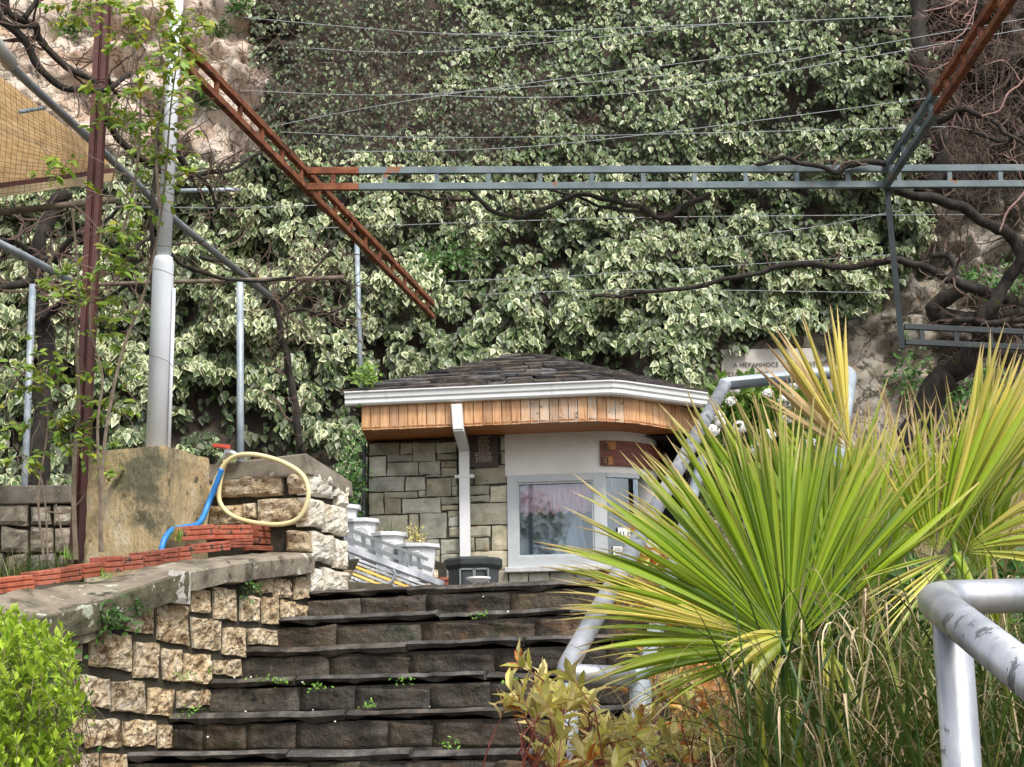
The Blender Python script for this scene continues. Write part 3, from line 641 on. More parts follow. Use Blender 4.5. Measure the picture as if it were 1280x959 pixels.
# hollow bricks behind the cap
def c6(x, y): return x/5.333, 640+y/5.333
def c4(x, y): return 240+x/3.836, 530+y/3.836
BR = [(c6, -40, 238, 420, 520, -.10), (c6, 262, 418, 383, 468, -.09), (c6, 392, 556, 352, 448, -.09), (c6, 562, 690, 322, 420, -.08), (c6, 702, 834, 287, 388, -.07), (c6, 840, 962, 274, 368, -.05), (c6, 968, 1088, 256, 346, -.06), (c6, 1092, 1196, 240, 320, -.07), (c6, 1202, 1290, 214, 312, -.1),
      (c4, -20, 118, 482, 548, -.06), (c4, 135, 296, 470, 545, -.05), (c4, 306, 424, 478, 572, .06), (c4, 30, 188, 562, 606, -.08), (c4, 200, 298, 550, 586, -.02), (c4, 310, 400, 574, 600, .03)]
for bi, (cf, x0, x1, y0, y1, sl_) in enumerate(BR):
    TB = TL-.20 if bi < 9 else TL-.205-(.05 if bi < 12 else 0)
    Q = []; x0 += rl.uniform(2, 10); x1 -= rl.uniform(2, 10); y0 += rl.uniform(-4, 14); sl_ += rl.uniform(-.05, .05)
    for (x, y) in ((x0, y1+ (14 if bi < 9 else 6)), (x1, y1+(14 if bi < 9 else 6)), (x1, y0), (x0, y0)):
        s, z = on_t(*cf(x, y+(x-(x0+x1)/2)*sl_), TB); Q.append(ST(s, TB, z))
    mb = MB(); R = 3   # ridged face: alternate proud and recessed strips
    for r in range(R):
        a = r/R; b = (r+.78)/R; b2 = (r+1)/R
        f = lambda u, v: Q[0]*(1-u)*(1-v)+Q[1]*u*(1-v)+Q[2]*u*v+Q[3]*(1-u)*v
        brk = rl.uniform(.0, .07) if r == R-1 else 0
        mb.hexa([f(brk, a), f(1-brk, a), f(1-brk, b), f(brk, b)], [f(brk, a)-SV*.1, f(1-brk, a)-SV*.1, f(1-brk, b)-SV*.1, f(brk, b)-SV*.1])
        if r < R-1: mb.hexa([x-SV*.005 for x in (f(0.01, b), f(.99, b), f(.99, b2), f(0.01, b2))], [x-SV*.1 for x in (f(0.01, b), f(.99, b), f(.99, b2), f(0.01, b2))])
    br = mb.build('brick', M['brick'], bev=.003, grp='red hollow bricks laid behind the wall cap', cat='brick',
             lab=['leftmost broken red brick of the row, beside the bright bush', 'second red brick from the bush, weeds in front of it', 'third red brick with a dark broken hole', 'fourth red brick, darkened at its foot', 'fifth red brick in front of the rust stained pillar', 'sixth red brick below the stained pillar', 'seventh red brick with a white mortar smear', 'eighth red brick under the end of the blue hose', 'ninth red brick at the right end of the lower row',
                  'upper red brick directly under the blue hose', 'upper ridged red brick below the tap', 'smooth upper red brick under the yellow hose loop', 'low dark brick half buried under the ridged one', 'small low broken brick in the middle', 'thin low brick at the pillar foot'][bi])

# ================================================================== STONE PILLAR with the tap
pil = thing('stone_wall_pier', ST(1.95, TL-.3, .8), 'short pier of cream rough stones with a grey concrete cap holding the tap', 'pier')
SF = 1.72; TRF = TL            # front face plane s=SF ; right face plane t=TRF
tb, ztb = on_s(258, 600, SF); zt = on_s(385, 592, SF)[1]; SB = on_t(436, 620, TRF)[0]
t_l = tb-.12
cr = MB(); cr.hexa([ST(SF+.03, t_l, .6), ST(SF+.03, TRF-.03, .6), ST(SF+.03, TRF-.03, zt), ST(SF+.03, t_l, zt)], [ST(SB, t_l, .6), ST(SB, TRF-.03, .6), ST(SB, TRF-.03, zt-.02), ST(SB, t_l, zt)])
cr.build('wall_core', M['mortar'], pil)
for (x0, x1, y0, y1) in [(110, 428, 250, 350), (80, 240, 395, 490), (247, 303, 378, 458), (318, 556, 357, 482), (454, 562, 515, 612), (460, 558, 235, 330), (30, 100, 250, 345)]:
    Q = []
    for (x, y) in ((x0, y1), (x1, y1), (x1, y0), (x0, y0)):
        t_, z = on_s(*c4(x+rl.uniform(-4, 4), y-(x-(x0+x1)/2)*.03+rl.uniform(-4, 4)), SF); Q.append(ST(SF, t_, z))
    stone(Q, -SU, .08, .024, .02, 10, x0, freq=15, edge=.2).build('pier_stone', M['lime'], pil)
for (x0, x1, y0, y1) in [(566, 670, 232, 350), (678, 694, 285, 350), (700, 744, 296, 392), (562, 632, 365, 492), (646, 743, 392, 528), (574, 680, 530, 660), (690, 744, 556, 690), (572, 624, 700, 806), (634, 746, 706, 806)]:
    Q = []
    for k, (x, y) in enumerate(((x0, y1), (x1, y1), (x1, y0), (x0, y0))):
        s, z = on_t(*c4(x+rl.uniform(-3, 3), y+(x-(x0+x1)/2)*.25+rl.uniform(-3, 3)), TRF); Q.append(ST(s, TRF, z))
    stone(Q, SV, .08, .018, .014, 9, x0, freq=20, edge=.18).build('pier_stone', M['limelit'], pil)  # right face: brightness of the sun side painted into the stone colour
cp = MB(); zc0, zc1 = zt-.012, on_s(385, 566, SF)[1]
cp.add([ST(SF-.02, t_l, zc0), ST(SF-.02, TRF+.02, zc0), ST(SB+.03, TRF+.02, zc0-.06), ST(SB+.03, t_l, zc0),
        ST(SF-.02, t_l, zc1-.03), ST(SF-.01, TRF-.02, zc1), ST(SB+.03, TRF+.01, zc1-.09), ST(SB+.03, t_l, zc1-.03), ],
       [(3, 2, 1, 0), (4, 5, 6, 7), (0, 1, 5, 4), (1, 2, 6, 5), (2, 3, 7, 6), (3, 0, 4, 7)])
cp.build('concrete_cap', M['pcap'], pil, bev=.012)
# concrete pillar
tP = on_s(262, 600, 1.70)[0]; sP0 = on_t(205, 600, tP)[0]; tP0 = on_s(108, 600, sP0)[0]; zP = on_t(205, 556, tP)[1]
pp = MB(); nn = 12
nn = 16; G = {}
def pvtx(a, b, c):
    k_ = (a, b, c)
    if k_ not in G:
        p = ST(sP0+(1.715-sP0)*a/nn, tP0+(tP-tP0)*b/nn, .75+(zP-.75)*c/nn); q = p*9
        ed_ = sum(x in (0, nn) for x in k_) >= 2
        p += Vector((nz(q.x, q.y, q.z), nz(q.x+9, q.y, q.z), nz(q.x, q.y+9, q.z)))*.006
        if ed_: p += (ST((sP0+1.715)/2, (tP0+tP)/2, p.z-.02)-p).normalized()*(.006+.014*max(0, nz(q.x*3, q.y*3, q.z*3)))
        G[k_] = len(pp.v); pp.v.append(tuple(p)); pp.a.append((0, .5, 0))
    return G[k_]
for i in range(nn):
    for j in range(nn):
        pp.f += [(pvtx(0, i, j), pvtx(0, i+1, j), pvtx(0, i+1, j+1), pvtx(0, i, j+1)), (pvtx(i, nn, j), pvtx(i+1, nn, j), pvtx(i+1, nn, j+1), pvtx(i, nn, j+1)),
                 (pvtx(i, 0, j+1), pvtx(i+1, 0, j+1), pvtx(i+1, 0, j), pvtx(i, 0, j)), (pvtx(nn, i, j+1), pvtx(nn, i+1, j+1), pvtx(nn, i+1, j), pvtx(nn, i, j)), (pvtx(i, j, nn), pvtx(i, j+1, nn), pvtx(i+1, j+1, nn), pvtx(i+1, j, nn))]
pp.build('concrete_plinth', M['pillar'], lab='square concrete plinth with rust yellow stains carrying the pale pole', cat='plinth')
# pale pole
def vpole(px, py, base, top_py, r):  # vertical pole through base
    pass
sC = (sP0+1.72)/2
def t_at(px, s, z):
    lo, hi = -6, 3
    for _ in range(40):
        m2 = (lo+hi)/2
        if proj(ST(s, m2, z))[0] < px: lo = m2
        else: hi = m2
    return lo
tc = t_at(196, sC, zP); pb = ST(sC, tc, zP-.01)
pw = thing('lamp_pole', pb, 'thick pale painted metal pole standing on the stained plinth', 'pole')
def z_at(p, py):   # height above p where it meets image row py
    lo, hi = -2, 12
    for _ in range(40):
        m2 = (lo+hi)/2; q = Vector((p.x, p.y, m2))
        if proj(q)[1] > py: lo = m2
        else: hi = m2
    return lo
zj = z_at(pb, 322)
MB().tube([pb, Vector((pb.x, pb.y, zj-.04)), Vector((pb.x, pb.y, zj))], [.064, .061, .052], 20).build('lower_tube', M['polew'], pw, smooth=True)
topx = PZ(226, 0, 1); 
lean = Vector((.04, .0, 0))
MB().tube([Vector((pb.x, pb.y, zj-.01)), Vector((pb.x+.035, pb.y, z_at(pb, -90)))], [.043, .038], 18).build('upper_tube', M['polew'], pw, smooth=True)
MB().tube([pb+Vector((.071, -.02, 0)), Vector((pb.x+.071, pb.y-.02, z_at(pb, 362)))], .011, 8).build('conduit', M['polew'], pw, smooth=True)
# tap + hoses
def hp(px, py, s=SF-.06): t_, z = on_s(px, py, s); return ST(s, t_, z)
tap = thing('water_tap', hp(284, 570), 'silver garden tap with a red lever on top of the stone pier', 'tap')
MB().tube([hp(303, 571, SF+.02), hp(297, 570), hp(290, 567), hp(284, 565), hp(282, 572), hp(282, 578)], [.014, .017, .021, .024, .02, .017], 10).build('tap_body', M['brass'], tap, smooth=True)
MB().tube([hp(284, 566), hp(285, 558)], .01, 8).build('valve_stem', M['brass'], tap)
mb = MB(); mb.bar(hp(287, 559), hp(267, 557), .03, .022); mb.build('lever', M['red'], tap, bev=.004)
def smooth_path(pts, n=6):
    out = []; N = len(pts)
    for i in range(N-1):
        p0 = pts[max(i-1, 0)]; p1 = pts[i]; p2 = pts[i+1]; p3 = pts[min(i+2, N-1)]
        for k in range(n):
            u = k/n; out.append(.5*((2*p1)+(p2-p0)*u+(2*p0-5*p1+4*p2-p3)*u*u+(3*p1-p0-3*p2+p3)*u**3))
    out.append(pts[-1]); return out
hy = [(282, 576), (278, 590), (274, 612), (275, 628), (285, 641), (303, 650), (330, 655), (355, 655), (374, 647), (384, 628), (385, 610), (378, 594), (362, 582), (340, 573), (315, 568), (295, 570), (281, 580), (270, 600), (262, 625), (257, 648), (254, 664)]
MB().tube(smooth_path([hp(a_, b_, SF-.07-(.03 if 13 < k < 21 else 0)) for k, (a_, b_) in enumerate(hy)]), .0135, 10).build('yellow_hose', M['hosey'], smooth=True, lab='yellow garden hose looped from the tap over the stone pier', cat='hose')
hb = [(277, 586), (270, 605), (261, 628), (254, 646), (246, 656), (232, 659), (217, 662), (208, 670), (203, 682), (201, 696)]
def hpt(px, py):
    s_, z_ = on_t(px, py, tP+.05); return ST(s_, tP+.05, z_)
MB().tube(smooth_path([hp(a_, b_, SF-.10) if k < 2 else hpt(a_, b_) for k, (a_, b_) in enumerate(hb)]), .0165, 10).build('blue_hose', M['hoseb'], smooth=True, lab='bright blue hose bending down behind the red bricks', cat='hose')

# ================================================================== KIOSK
W0 = P(459, 553, 18.08); W0.z = 0; WA = math.radians(7.2); WD = Vector((math.cos(WA), -math.sin(WA), 0)); WN = Vector((-math.sin(WA), -math.cos(WA), 0))
ZW = P(459, 553, 18.08).z; ZB = ZTOP-.05
def w_plane(px, py, off=0.):
    p = onp(px, py, W0+WN*off, WN); return (p-W0).dot(WD), p.z
W1 = w_plane(738, 560)[0]; RR = .72; CC = W0+WD*W1-WN*RR
def FW(wv, z, off=0.):
    if wv <= W1: p = W0+WD*wv+WN*off
    else:
        th = (wv-W1)/RR; n = (WN*math.cos(th)+WD*math.sin(th)); p = CC+n*(RR+off)
    return Vector((p.x, p.y, z))
def FN(wv):
    if wv <= W1: return WN
    th = (wv-W1)/RR; return WN*math.cos(th)+WD*math.sin(th)
def wz(px, py, off=0.):
    z = 2.5; 
    for _ in range(4):
        lo, hi = -1, W1+RR*1.45
        for _k in range(30):
            m2 = (lo+hi)/2
            if proj(FW(m2, z, off))[0] < px: lo = m2
            else: hi = m2
        p = FW(lo, z, off); z = z_at(p, py)
    return lo, z
kiosk = thing('kiosk', FW(1.2, ZB), 'small stone kiosk with a slate roof, pine fascia and white gutter', 'kiosk')
WEND = W1+RR*1.57
path = [0, W1]+[W1+RR*1.57*k/10 for k in range(1, 11)]
outer = [FW(x, ZB, -.02) for x in path]; bk = [outer[-1]+Vector((.0, 2.6, 0)), outer[0]+Vector((.2, 2.6, 0))]
wl = w_plane(634, 600)[0]; wr_ = w_plane(764, 600)[0]; zs0 = w_plane(700, 708)[1]; zs1 = w_plane(700, 593)[1]
# walls (core) built as panels: left of window, below window, above (render band), curved door side
def panel(w0, w1, z0, z1, th=.22, n=1, off=-.02):
    mb = MB()
    for k in range(n):
        a_ = w0+(w1-w0)*k/n; b_ = w0+(w1-w0)*(k+1)/n
        mb.hexa([FW(a_, z0, off), FW(b_, z0, off), FW(b_, z1, off), FW(a_, z1, off)], [FW(a_, z0, off-th), FW(b_, z0, off-th), FW(b_, z1, off-th), FW(a_, z1, off-th)])
    return mb
panel(0, wl, ZB, ZW).build('wall', M['hmortar'], kiosk)
panel(wl, W1+.15, ZB, zs0-.03, n=1).build('wall', M['hmortar'], kiosk)
lw = MB(); lw.hexa([FW(0, ZB, -.02), FW(0, ZW, -.02), FW(0, ZW, -.02)+Vector((.2, 2.6, 0)), FW(0, ZB, -.02)+Vector((.2, 2.6, 0))], [FW(.2, ZB, -.02), FW(.2, ZW, -.02), FW(.2, ZW, -.02)+Vector((.2, 2.6, 0)), FW(.2, ZB, -.02)+Vector((.2, 2.6, 0))]); lw.build('side_wall', M['hmortar'], kiosk)
def c7(x, y): return 430+x/4.359, 520+y/4.359
HS = [(137,300,150,215),(308,368,150,208),(374,495,145,245),(503,612,145,200),(508,612,206,238),(235,368,213,250),(137,228,222,328),(237,402,256,325),(410,524,250,322),(531,612,246,278),(533,612,285,330),
 (137,330,336,412),(338,441,332,406),(447,528,324,333),(450,583,340,438),(588,617,336,380),(591,620,386,435),(137,215,420,535),(220,400,413,445),(407,444,409,440),(222,312,453,532),(318,527,448,528),(532,622,443,482),(532,622,487,514),
 (140,346,540,660),(353,405,536,664),(412,558,528,665),(567,624,518,548),(569,624,553,600),(573,626,606,660),(528,628,673,748),(140,300,668,760),(306,440,672,760),(445,520,674,760),(528,628,754,800),(140,330,768,860),(336,520,768,850),(528,628,806,870),(140,628,876,930),
 (640,706,110,280),(851,882,112,185),(854,884,193,265),(712,888,273,372),(686,706,290,372),(684,791,382,430),(797,888,381,468),(684,790,436,470),(686,890,477,592),(688,799,600,657),(807,893,598,728),(690,713,665,735),(720,790,664,732),(690,893,736,835),(690,780,842,925),(786,893,842,925),
 (900,1000,842,925),(1006,1120,842,925),(1126,1260,842,925),(1266,1380,842,925),(1386,1460,842,925),(634,680,290,372),(634,680,380,470),(634,684,480,600),(634,684,606,730),(634,684,740,835),(900,1000,930,1000),(1006,1130,930,1000),(690,895,930,1000),(640,684,842,925)]
for k, (x0, x1, y0, y1) in enumerate(HS):
    Q = []
    j = rl.uniform(-2, 2)
    for (x, y) in ((x0, y1), (x1, y1), (x1, y0), (x0, y0)):
        px, py = c7(x, y-(x-(x0+x1)/2)*.03+j); wv, z = w_plane(px, py); Q.append(FW(wv, z))
    stone(Q, WN, .04, .010, .005, 5, k, freq=8, edge=.12).build('wall_stone', M['hstone'], kiosk)
# white render band above the window, following the curve
zb0 = w_plane(690, 593)[1]
mb = MB(); 
panel(wl-.02, W1+RR*1.2, zb0, ZW+.05, .12, 14, .012).build('render_band', M['render'], kiosk, smooth=False)
# curved side: dark door opening behind, frame
panel(W1+RR*1.2, WEND, ZB, ZW, .2, 3, .0).build('wall', M['render'], kiosk)
# room behind
rm = MB(); RD = 1.9
def rp(wv, d, z): return W0+WD*wv-WN*d+UP*z
def room_box(w0, w1, d0, d1, z0, z1):
    a_ = [rp(w0, d0, z0), rp(w1, d0, z0), rp(w1, d1, z0), rp(w0, d1, z0), rp(w0, d0, z1), rp(w1, d0, z1), rp(w1, d1, z1), rp(w0, d1, z1)]
    return a_, [(0, 1, 2, 3), (4, 7, 6, 5), (3, 2, 6, 7), (0, 3, 7, 4), (1, 5, 6, 2)]
rm.add(*room_box(wl-.1, wr_-.04, .24, .62, zs0-.2, zs1+.1)); rm.build('room_lining', M['room'], kiosk)
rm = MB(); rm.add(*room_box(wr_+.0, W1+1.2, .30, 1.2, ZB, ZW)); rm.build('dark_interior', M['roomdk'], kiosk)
# window
win = MB(); fw = .055
def wq(px, py, off=0.): 
    a_, z = w_plane(px, py, off); return FW(a_, z, off)
def fbar(mb, w0, w1, z0, z1, o0, o1):
    f = lambda wv, o_, z: W0+WD*wv+WN*o_+UP*z
    mb.hexa([f(w0, o1, z0), f(w1, o1, z0), f(w1, o1, z1), f(w0, o1, z1)], [f(w0, o0, z0), f(w1, o0, z0), f(w1, o0, z1), f(w0, o0, z1)])
gx0, gx1 = w_plane(647, 650)[0], w_plane(743, 650)[0]; gz0, gz1 = w_plane(700, 695)[1], w_plane(700, 602)[1]
xr = w_plane(759, 650)[0]
fbar(win, wl, gx0, zs0, zs1, -.08, .03); fbar(win, gx1, xr, zs0, zs1, -.08, .03); fbar(win, gx0, gx1, gz1, zs1, -.08, .03); fbar(win, gx0, gx1, zs0, gz0, -.08, .03)
window = win.build('window', M['alu'], kiosk, bev=.004)
w2 = MB(); i_ = .02
fbar(w2, gx0, gx0+i_, gz0, gz1, -.05, .012); fbar(w2, gx1-i_, gx1, gz0, gz1, -.05, .012); fbar(w2, gx0+i_, gx1-i_, gz1-i_, gz1, -.05, .012); fbar(w2, gx0+i_, gx1-i_, gz0, gz0+i_, -.05, .012)
w2.build('sash', M['alu'], window)
gm = MB(); fbar(gm, gx0+i_, gx1-i_, gz0+i_, gz1-i_, -.034, -.026); gm.build('pane', M['glass'], window)
sm = MB(); fbar(sm, wl-.03, xr+.12, zs0-.06, zs0-.002, -.1, .09); sm.build('sill', M['sill'], window, bev=.008)
# second light beyond the mullion, following the corner
w3 = MB(); xe = W1+RR*.8
for k in range(6):
    a_ = xr+.002+(xe-xr)*k/6; b_ = xr+.002+(xe-xr)*(k+1)/6
    for (z0, z1) in ((zs1-.05, zs1), (zs0, zs0+.05)):
        w3.hexa([FW(a_, z0, .02), FW(b_, z0, .02), FW(b_, z1, .02), FW(a_, z1, .02)], [FW(a_, z0, -.05), FW(b_, z0, -.05), FW(b_, z1, -.05), FW(a_, z1, -.05)])
win2 = w3.build('window', M['alu'], kiosk)
gp = MB()
for k in range(6):
    a_ = xr+.002+(xe-xr)*k/6; b_ = xr+.002+(xe-xr)*(k+1)/6
    gp.hexa([FW(a_, zs0+.05, -.01), FW(b_, zs0+.05, -.01), FW(b_, zs1-.05, -.01), FW(a_, zs1-.05, -.01)], [FW(a_, zs0+.05, -.016), FW(b_, zs0+.05, -.016), FW(b_, zs1-.05, -.016), FW(a_, zs1-.05, -.016)])
gp.build('pane', M['glass'], win2)
# valance curtain inside, pale drape behind
vc = MB(); zv = w_plane(700, 640)[1]; n = 90; vs = []
for i in range(n+1):
    wv = gx0+.005+(gx1-gx0-.01)*i/n; o_ = -.09+.014*math.sin(i*1.1+2*math.sin(i*.3)); zl = zv+.02*math.sin(i*.55)
    vs += [W0+WD*wv+WN*o_+UP*gz1, W0+WD*wv+WN*(o_*.9-.01)+UP*zl]
vc.add(vs, [(2*i, 2*i+2, 2*i+3, 2*i+1) for i in range(n)]); vc.build('valance_curtain', M['curt'], kiosk, smooth=True)
dc = MB(); n = 28; vs = []
for j in range(13):
    v_ = j/12; z = gz0-.05+(zv+.02-gz0)*v_
    for i in range(n+1):
        u_ = i/n; wd_ = (.14+.34*(1-v_)**1.3); c_ = .62+.10*v_
        wv = gx0+(gx1-gx0)*(c_+(u_-.5)*2*wd_*.62); vs.append(W0+WD*wv+WN*(-.36+.12*math.cos((u_-.5)*3.1)+.03*math.sin(u_*17+v_*4))+UP*z)
dc.add(vs, [(j*(n+1)+i, j*(n+1)+i+1, (j+1)*(n+1)+i+1, (j+1)*(n+1)+i) for j in range(12) for i in range(n)]); dc.build('hanging_cloth', M['drape'], kiosk, smooth=True)
# notices in the second window
def flat_text(txt, size, mtl, origin, xd, yd, parent, name='lettering', ext=.002, font=None, bold=0):
    cu = bpy.data.curves.new(name, 'FONT'); cu.body = txt; cu.size = size; cu.extrude = ext; cu.offset = bold; cu.resolution_u = 2
    ob = bpy.data.objects.new('tmp', cu); sc.collection.objects.link(ob); dg = bpy.context.evaluated_depsgraph_get()
    me = bpy.data.meshes.new_from_object(ob.evaluated_get(dg)); bpy.data.objects.remove(ob)
    xd = xd.normalized(); yd = yd.normalized(); zd = xd.cross(yd); og = ORG[parent.name]; o_ = origin-og
    me.transform(Matrix(((xd.x, yd.x, zd.x, o_.x), (xd.y, yd.y, zd.y, o_.y), (xd.z, yd.z, zd.z, o_.z), (0, 0, 0, 1))))
    me.name = name; me.materials.clear(); me.materials.append(mtl); o = bpy.data.objects.new(name, me); sc.collection.objects.link(o); o.parent = parent; ORG[o.name] = og; return o
for (px, py, wd_, hh, tx, lb) in [(772, 667, .19, .13, '149', 'white paper notice with dark scribbled figures in the corner window'), (766, 690, .11, .12, '', 'small pale printed card in the lower corner window')]:
    wv, z = wz(px, py, .012); p = FW(wv, z, .024); nn_ = FN(wv+.07); xd = UP.cross(nn_)
    mb = MB(); mb.box(p+xd*wd_*.5, xd*wd_*.5, nn_*.002, UP*hh*.5); nt_ = mb.build('paper_notice', M['paper'], lab=lb, cat='notice')
    if tx: flat_text('11.19', .075, M['dark'], p+xd*.012-UP*.03+nn_*.003, xd, UP, nt_, bold=.002)
    else:
        mb = MB()
        for r in range(5): mb.box(p+xd*(wd_*.5)+UP*(.035-.018*r)+nn_*.003, xd*rl.uniform(.03, .042), nn_*.0006, UP*.003)
        mb.build('print_lines', M['dark'], nt_)
# bronze plaque
a0 = w_plane(587, 545); a1 = w_plane(623, 584)
mb = MB(); pc_ = W0+WD*((a0[0]+a1[0])/2)+WN*.03+UP*((a0[1]+a1[1])/2); hw = (a1[0]-a0[0])/2; hh = (a0[1]-a1[1])/2
mb.box(pc_, WD*hw, WN*.012, UP*hh); pq = mb.build('bronze_plaque', M['bronze'], bev=.003, lab='dark bronze plaque with small raised lines on the stone wall by the downpipe', cat='plaque')
mb = MB()
for r in range(13):
    z = pc_.z+hh*.86-r*hh*.125; hwid = hw*(.42 if r < 8 else .62); x = -hwid+rl.uniform(0, .02)
    while x < hwid-.01:
        L = rl.uniform(.008, .03); mb.box(Vector((pc_.x, pc_.y, z))+WD*(x+L/2)+WN*.013, WD*(L/2), WN*.002, UP*rl.uniform(.0035, .0065)); x += L+rl.uniform(.004, .010)
mb.build('raised_lines', M['letter'], pq)
# wooden sign on the curved render
s0 = wz(750, 566, .03)[0]; s1 = wz(846, 575, .03)[0]; z1s = wz(752, 551, .03)[1]; z0s = wz(752, 582, .03)[1]
mb = MB(); n = 10
for k in range(n):
    a_ = s0+(s1-s0)*k/n; b_ = s0+(s1-s0)*(k+1)/n
    mb.hexa([FW(a_, z0s, .045), FW(b_, z0s, .045), FW(b_, z1s, .045), FW(a_, z1s, .045)], [FW(a_, z0s, .014), FW(b_, z0s, .014), FW(b_, z1s, .014), FW(a_, z1s, .014)])
sg = mb.build('wooden_sign', M['signw'], lab='red brown wooden sign board with letters on the curved white band', cat='sign')
for (px, py, r_) in ((757, 576, .06), (762, 557, .05)):
    wv, z = wz(px, py, .045); nn_ = FN(wv); xd = UP.cross(nn_); mb = MB(); mb.box(FW(wv+.02, z, .046), xd*r_, nn_*.002, UP*.045); mb.build('tan_patch', M['signp'], sg)
wv, z = wz(752, 580, .05); nn_ = FN(wv+.05); flat_text('EI', .11, M['dark'], FW(wv, z, .056), UP.cross(nn_), UP, sg, bold=.003)
wv, z = wz(754, 563, .05); nn_ = FN(wv+.05); flat_text('G', .10, M['dark'], FW(wv, z, .056), UP.cross(nn_), UP, sg, bold=.003)
# dark cable tube at the left corner
a_ = w_plane(456, 556)[0]; mb = MB(); mb.tube([FW(a_, ZW, .03), FW(a_, ZB, .03)], .022, 8); mb.build('corner_pipe', M['bin'], kiosk)
# eaves
GA, GB, GC = P(432, 500, 17.41), P(768, 484, 17.0), P(884, 504, 17.75); ZG = 3.72
ZGT = (P(432, 492, 17.41).z+P(767, 475.5, 17.0).z)/2; ZFB = (P(451, 537, 17.4).z+P(767, 525, 17.03).z)/2
GA = Vector((GA.x, GA.y, 0)); GB = Vector((GB.x, GB.y, 0)); GC = Vector((GC.x, GC.y, 0))
def rot90(d): return Vector((d.y, -d.x, 0))  # outward (towards viewer) for left->right direction
d1_ = (GB-GA).normalized(); d2_ = (GC-GB).normalized()
GD = GC+Vector((.55, 1.6, 0))
crv = [GA, GB-d1_*.12, GB-d1_*.04+d2_*.01, GB+d2_*.1, GC-d2_*.25, GC, GC+Vector((.14, .3, 0)), GD]
def norms(path):
    out = []
    for i in range(len(path)):
        d = (path[min(i+1, len(path)-1)]-path[max(i-1, 0)]); out.append(rot90(d).normalized())
    return out
nn_ = norms(crv)
gprof = [(-.08, -.15), (.02, -.15), (.035, -.13), (.035, -.09), (.05, -.075), (.055, -.03), (.075, -.015), (.075, 0), (.06, 0), (.055, -.02), (-.08, -.02)]
gt = MB(); gt.sweep([Vector((p.x, p.y, ZGT)) for p in crv], gprof, nn_); gut = gt.build('gutter', M['white'], kiosk)
for u_ in (.165, .78):
    p = GA.lerp(GB, u_); mb = MB(); mb.sweep([Vector((p.x, p.y, ZGT+.003))-d1_*.02, Vector((p.x, p.y, ZGT+.003))+d1_*.02], [(a_*1.0+(.004 if a_ > 0 else 0), b_-.004) for a_, b_ in gprof], [nn_[0]]*2); mb.build('gutter_bracket', M['white'], gut)
# fascia boards
fpath = [GA+d1_*.17, GB-d1_*.1, GB+d2_*.12, GC-d2_*.1]
fin = []   # inset curved fascia
c0 = GA+d1_*.17-nn_[0]*.05; c1 = GB-d1_*.35-nn_[0]*.05; c2 = GB+d2_*.45+Vector((0, .12, 0)); c3_ = GC-d2_*.06+Vector((-.06, .16, 0)); c4_ = GC+Vector((.10, .9, 0))
fpts = [c0]+[c0.lerp(c1, k/12) for k in range(1, 13)]+[c1.lerp(GB+d2_*.08-nn_[0]*.05, u_)*(1-u_)+(GB+d2_*.08-nn_[0]*.05).lerp(c2, u_)*u_ for u_ in (.2, .4, .6, .8, 1)]
fpts += [c2*(1-u_)**2+c3_*1.0*2*u_*(1-u_)+c4_*u_*u_ for u_ in (.15, .3, .45, .6, .8, 1)]
L_ = [0]
for a_, b_ in zip(fpts[:-1], fpts[1:]): L_.append(L_[-1]+(b_-a_).length)
def falong(s):
    s = max(0, min(L_[-1], s))
    for i in range(len(L_)-1):
        if s <= L_[i+1]+1e-9:
            u_ = (s-L_[i])/(L_[i+1]-L_[i]); d = (fpts[i+1]-fpts[i]).normalized(); return fpts[i].lerp(fpts[i+1], u_), d
    return fpts[-1], d
s = 0; fb = .105
while s < L_[-1]-.02:
    p0, d = falong(s+.003); p1, _ = falong(min(L_[-1], s+fb-.004)); nn2 = rot90((p1-p0).normalized()); pxm = proj(Vector((p0.x, p0.y, 3.5)))[0]
    dz = rl.uniform(-.004, .004)
    mb = MB(); mb.hexa([Vector((q.x, q.y, z)) for q, z in ((p0, ZFB+dz), (p1, ZFB+dz), (p1, ZGT-.12), (p0, ZGT-.12))], [Vector((q.x, q.y, z))-nn2*.02 for q, z in ((p0, ZFB+dz), (p1, ZFB+dz), (p1, ZGT-.12), (p0, ZGT-.12))])
    mb.build('fascia_board', M['woodw'] if 650 < pxm < 770 and rl.random() < .75 else M['wood'], kiosk, bev=.003); s += fb
# soffit: from the fascia to the wall
sf = MB(); top = [Vector((p.x, p.y, ZFB+.012)) for p in fpts]; poly = top+[Vector((top[-1].x, top[-1].y+1.5, ZFB+.012)), Vector((top[0].x+.3, top[0].y+3, ZFB+.012)), Vector((top[0].x-.0, top[0].y+3, ZFB+.012))]
sf.prism(poly, UP*.02); sf.build('soffit', M['soffit'], kiosk)
# downpipe
dp = MB(); u0 = 571; pA = onp(571, 507, GA+nn_[0]*.0, nn_[0]); pB = onp(573, 536, GA+nn_[0]*.0, nn_[0]); 
qw = w_plane(580.5, 562, .08); qe = w_plane(582, 698, .08)
pts = [pA, pB, FW(qw[0], qw[1], .09), FW(qe[0], qe[1]-.3, .09)]
hw = .058
for a_, b_ in zip(pts[:-1], pts[1:]):
    d = (b_-a_).normalized(); x = WD; y = d.cross(x).normalized(); dp.box((a_+b_)/2, x*hw, d*((b_-a_).length/2+.012), y*.035)
dpo = dp.build('downpipe', M['white'], kiosk, bev=.006)
q = w_plane(580.8, 596, .08); mb = MB(); c_ = FW(q[0], q[1], .09); mb.box(c_, WD*.066, WN*.042, UP*.018); mb.tube([c_-WD*.11, c_+WD*.11], .022, 8); mb.build('pipe_bracket', M['white'], dpo)
